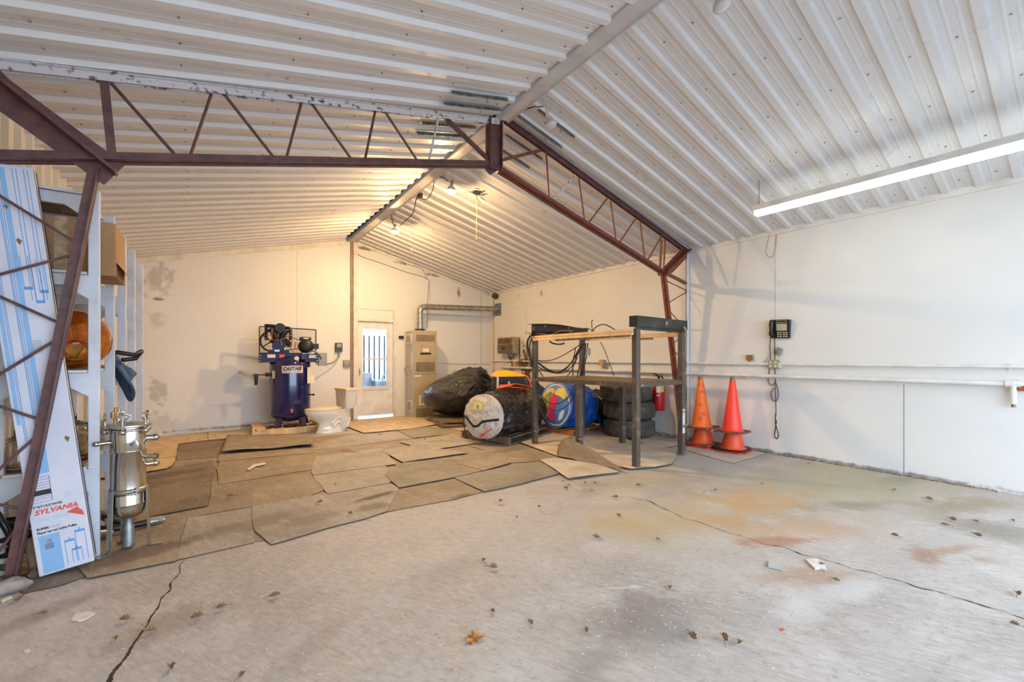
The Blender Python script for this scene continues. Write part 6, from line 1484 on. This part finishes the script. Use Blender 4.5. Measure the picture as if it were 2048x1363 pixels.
curly('straight curly black cord hanging from the middle of the telephone', [w2(1549, 676), w2(1549.5, 700), w2(1549.5, 730), w2(1550.5, 760), w2(1551, 790), w2(1552, 830)], .007, .014)
curly('tangled ring of curly black cord below the outlet box', [w2(1551, 763), w2(1555, 775), w2(1557, 790), w2(1554, 800), w2(1548, 802), w2(1543, 796), w2(1542, 785), w2(1546, 777), w2(1551, 776)], .007, .014)
cord('cord_loop', 'plain black cord loop hanging at the bottom of the tangled phone cord', [w2(1551, 826), w2(1551, 845), w2(1554, 858), w2(1557, 870), w2(1553, 877), w2(1549, 870), w2(1551, 856), w2(1553, 840)], .007, 'cable', 'cord')
t = thing('phone_jack', 'crooked grey phone jack under the telephone with brass terminals', 'phone jack', (XR, w2(1553, 702).y, w2(1553, 702).z-.05), 0, None, (.35, 0, 0))
g = MB(); g.box((-.03, -.035, 0), (0, .035, .10)); g.build('jack_body', 'boxgrey', t, bevel=.004)
g = MB(); g.box((-.04, .01, .01), (-.03, .05, .05)); g.build('terminal_plate', 'brass', t)
c = w2(1550, 728, XR); t = thing('outlet_box', 'four-socket outlet box on the upper wall conduit under the telephone', 'outlet', (XR, c.y, c.z-.055))
g = MB(); g.box((-.06, -.06, 0), (0, .06, .115)); g.build('box_body', 'boxgrey', t, bevel=.004)
for sy in (-.03, .03):
    for sz in (.032, .082):
        g = MB(); g.cyl((-.063, sy, sz), (-.06, sy, sz), .020, n=14); g.build('socket', 'ivory', t)
g = MB(); g.box((-.05, -.085, .01), (-.01, -.06, .05)); g.cyl((-.03, -.10, .03), (-.03, -.08, .03), .012, n=8); g.build('plug', 'white', t)
cord('loose_wire', 'short grey wire sticking out left of the outlet box', [w2(1525, 733), w2(1531, 722), w2(1537, 713)], .004, 'galvd', 'wire')
c = w2(1500, 715, XR); t = thing('brass_box', 'small brass-coloured square box on the right wall', 'electrical box', (XR, c.y, c.z-.035))
g = MB(); g.box((-.035, -.05, 0), (0, .03, .075)); g.build('back_box', 'basetan', t, bevel=.003)
g = MB(); g.box((-.045, -.03, .004), (-.035, .035, .07)); g.build('cover', 'brass', t); g = MB(); g.cyl((-.03, 0, -.02), (-.03, 0, 0), .006, n=8); g.build('stub', 'castblk', t)
cord('phone_wire', 'thin white wire running up the right wall from the telephone', [w2(1552, 640, XR-.006), w2(1552, 560, XR-.006), w2(1550, 466, XR-.006)], .004, 'white', 'wire')
cord('phone_wire', 'slack white wire looping at the wall top above the telephone', [w2(1541, 466, XR-.01), w2(1534, 490, XR-.01), w2(1532, 505, XR-.01), w2(1538, 514, XR-.01), w2(1546, 512, XR-.01), w2(1551, 495, XR-.01), w2(1553, 466, XR-.01)], .004, 'boxtan', 'wire')
# outlet box left of the rack's centre on the wall
c = atx(1208, 725, XR); t = thing('outlet_box', 'tan outlet box on the upper wall conduit behind the steel rack', 'outlet', (XR, c.y, c.z-.06))
g = MB(); g.box((-.08, -.05, 0), (0, .06, .12)); g.build('box_body', 'boxtan', t, bevel=.004)
g = MB(); g.box((-.07, -.10, -.04), (-.02, -.05, .06)); g.cyl((-.05, -.12, .08), (-.05, -.05, .08), .014, n=8); g.build('plug', 'galvd', t)
# brown window heater unit
c = atx(1025, 690, XR-.20); hz_ = thing('wall_air_unit', 'brown through-wall air unit stained with rust on the right wall', 'air conditioner', (XR, 8.62, 1.40))
g = MB(); g.box((-.22, -.33, 0), (0, .33, .40)); g.build('case', 'aclight', hz_, bevel=.01)
g = MB(); g.box((-.232, -.32, .01), (-.22, .31, .22)); g.build('lower_panel', 'acbrown', hz_)
g = MB()
for k in range(7): g.box((-.234, -.30, .245+k*.019), (-.222, .30, .253+k*.019))
g.build('louvres', 'acbrown', hz_)
g = MB(); g.box((-.235, -.02, .10), (-.232, .12, .15)); g.build('control_plate', 'castblk', hz_)
g = MB(); g.tube([(-.05, -.36, .35), (-.06, -.38, .1), (-.05, -.36, -.2), (-.07, -.42, -.35)], .012, 7); g.tube([(-.05, .1, 0), (-.06, .05, -.14), (-.05, -.1, -.1), (-.05, -.15, 0)], .008, 6); g.build('power_cord', 'castblk', hz_)
g = MB(); g.ball((-.06, -.42, -.18), (.05, .09, .05), 10, 8, lambda d: 1+.5*noise.noise(d*3)); g.build('wire_tangle', 'leaf', hz_)
c = atx(1034, 727, XR); g = MB(); g.box((XR-.08, c.y-.06, c.z-.07), (XR, c.y+.06, c.z+.06)); tag(g.build('outlet_box', 'boxtan', bevel=.004), 'rust-stained outlet box on the conduit below the brown air unit', 'outlet')
c = atx(1036, 592, XR); g = MB(); g.box((XR-.02, c.y-.05, c.z-.05), (XR, c.y+.05, c.z+.05)); tag(g.build('wall_plate', 'paper', bevel=.003), 'small cream wall plate high on the far right wall', 'wall plate')

# ================================================================== LITTER
def leafobj(kind):
    g = MB()
    if kind == 0:
        pts = []; n = 22
        for i in range(n):
            a = 2*PI*i/n; r_ = .045*(1 if i % 2 else .45)*(1+.25*math.sin(a*2)); pts.append((r_*math.cos(a)*1.3, r_*math.sin(a), .006+.010*math.sin(a*3)+.006*(i % 2)))
    else:
        pts = []; n = 16
        for i in range(n):
            a = 2*PI*i/n; r_ = .017*(1 if i % 2 else .7); pts.append((r_*math.cos(a)*1.5, r_*math.sin(a), .008+.014*abs(math.sin(a))))
    g.add(pts+[(0, 0, .004)], [(i, (i+1) % n, n) for i in range(n)])
    g.tube([(0, 0, .005), (-.03, .01, .01), (-.045, .012, .004)], .0015, 4)
    return g.build('dry_leaf', 'leafor' if kind == 0 else 'leaf', origin=(0, 0, 0))
big = leafobj(0); p = fl(947, 1279); big.location = (p.x, p.y, .003); big.rotation_euler = (0, 0, 2.6); tag(big, 'large orange oak leaf lying alone on the foreground concrete', 'leaf')
l2 = leafobj(1); first = True
LF = [(1126, 963), (1132, 977), (1137, 970), (1170, 966), (1190, 966), (1184, 981), (1278, 971), (1232, 995), (1002, 1006), (1033, 1037), (1078, 1017), (1316, 1079), (1237, 1032), (1192, 1075), (1432, 981), (1525, 967), (1672, 1161), (1890, 1051), (1787, 980), (1858, 999), (1952, 1043), (1905, 1040), (2025, 1041), (1955, 1072), (1618, 927), (1790, 1072), (985, 1223), (1383, 1276), (1447, 1277), (1480, 1287), (1172, 1261), (968, 1121), (300, 1262), (340, 1337), (485, 1353), (443, 1216), (395, 1236), (230, 1277), (85, 1228), (37, 1200), (550, 1193), (2035, 1188), (2030, 1250), (1645, 1130), (986, 1137), (250, 1240), (640, 1008), (670, 970), (460, 995), (760, 870), (850, 880), (1340, 1175), (1060, 1246), (700, 1030)]
LEAVES = []
for i, (u, v) in enumerate(LF):
    p = fl(u, v, .006); o = l2 if first else l2.copy()
    if not first: C.objects.link(o)
    first = False; o.location = p+Vector((0, 0, .012 if v < 1060 and u < 1080 else 0)); s_ = random.uniform(.7, 1.25); o.scale = (s_, s_, s_*random.uniform(.7, 1.2)); o.rotation_euler = (random.uniform(-.2, .2), random.uniform(-.2, .2), random.uniform(0, 6.28))
    where = ('on the rubber mats' if (v < 1015 and u < 1050) else 'by the pale plywood panel near the rack' if (v < 1000 and u < 1300) else 'near the foot of the right wall' if (u > 1500 and v < 1000)
             else 'near the rusty stains at the far right' if (u > 1750 and v < 1120) else 'beside the wide floor crack at the left' if u < 600 else 'on the nearest foreground concrete' if v > 1210 else 'on the open concrete in the middle of the room' if u < 1300 else 'among the white shavings at the right')
    tag(o, where, 'leaf', 'dry leaves '+where); LEAVES.append((where, u, o))
ORD = ['leftmost', 'second from the left', 'third from the left', 'fourth from the left', 'fifth from the left', 'sixth from the left', 'seventh from the left', 'eighth from the left', 'ninth from the left', 'tenth from the left', 'eleventh from the left', 'twelfth from the left']
for w_ in sorted({l[0] for l in LEAVES}):
    for k, (_, u, o) in enumerate(sorted([l for l in LEAVES if l[0] == w_], key=lambda l: l[1])): o['label'] = 'dry leaf '+w_+', '+ORD[min(k, 11)]
def scrap(label, px, mat, th=.008, name='scrap_piece', cat='scrap', up=.002):
    P_ = [fl(u, v, up) for u, v in px]; c_ = sum(P_, Vector())/len(P_)
    ar = sum(P_[i].x*P_[(i+1) % len(P_)].y-P_[(i+1) % len(P_)].x*P_[i].y for i in range(len(P_)))
    if ar < 0: P_.reverse()
    g = MB(); g.prism([(p.x, p.y) for p in P_], c_.z, c_.z+th); tag(g.build(name, mat, bevel=.002), label, cat)
scrap('white rectangular tile scrap with a blue smudge on the near left floor', [(142, 1241), (150, 1229), (176, 1223), (191, 1227), (170, 1240), (158, 1243)], 'chip', .006)
scrap('pale green glassy rectangle lying on the floor at right', [(1536, 1124), (1564, 1130), (1566, 1138), (1540, 1137)], 'M_', .01) if False else None
M['glassy'] = pm('pale_green_plastic', (184, 188, 176), (172, 178, 166), 8, .3)
scrap('pale green plastic rectangle lying on the floor at right', [(1538, 1123), (1566, 1130), (1566, 1141), (1536, 1134)], 'glassy', .012)
scrap('broken cream shard with a jagged edge lying on the floor at right', [(1612, 1121), (1636, 1120), (1650, 1130), (1653, 1143), (1640, 1138), (1630, 1139), (1618, 1128)], 'chip', .012)
scrap('small pale paper square on the floor near the curled mat', [(1408, 983), (1421, 981), (1423, 985), (1411, 987)], 'glassy', .004)
scrap('torn white paper strip lying on the rubber mats', [(494, 938), (508, 928), (530, 925), (532, 928), (512, 932), (498, 940)], 'chip', .003, up=.03)
scrap('small white paper scrap on the floor at the near left edge', [(47, 1302), (58, 1297), (62, 1301), (52, 1306)], 'paper', .002)
scrap('pale wood splinter near the concrete lump', [(2, 1202), (22, 1193), (24, 1196), (4, 1205)], 'chip', .01)
scrap('tiny orange chip on the foreground concrete', [(1561, 1257), (1568, 1256), (1569, 1260), (1563, 1261)], 'cordor', .004)
# wood shavings
g = MB(); rs = random.Random(3)
for i in range(620):
    u, v = rs.gauss(1500, 330), rs.gauss(1170, 90)
    if i % 5 == 0: u, v = rs.uniform(100, 1300), rs.uniform(1080, 1350)
    if not (60 < u < 2040 and 960 < v < 1350): continue
    p = fl(u, v, .002); a = rs.uniform(0, PI); L = rs.uniform(.004, .016); d = Vector((math.cos(a), math.sin(a), 0))*L; g.bar(p, p+d+Vector((0, 0, rs.uniform(0, .003))), .0022, .0015)
tag(g.build('wood_shavings', 'chip'), 'fine white shavings sprinkled over the concrete', 'shavings', kind='stuff')
g = MB()
for i in range(700):
    y = rs.uniform(.6, 4.5) if i % 3 else rs.uniform(.7, 3); p = Vector((XR-abs(rs.gauss(0, .018))-.004, y, zf(y)+rs.uniform(0, .008))); q_ = p+Vector((rs.uniform(-.015, .0), rs.uniform(-.02, .02), rs.uniform(-.003, .006))); g.bar(p, q_, .005, .004)
for i in range(420):
    u, v = rs.gauss(1000, 600), rs.gauss(1150, 120)
    if not (20 < u < 2040 and 1010 < v < 1360): continue
    p = fl(u, v, .001); a = rs.uniform(0, 6.3); g.bar(p, p+Vector((math.cos(a), math.sin(a), 0))*rs.uniform(.001, .008), .002, .0015)
tag(g.build('floor_debris', 'leaf'), 'dark crumbs and grit along the wall foot and floor', 'debris', kind='stuff')
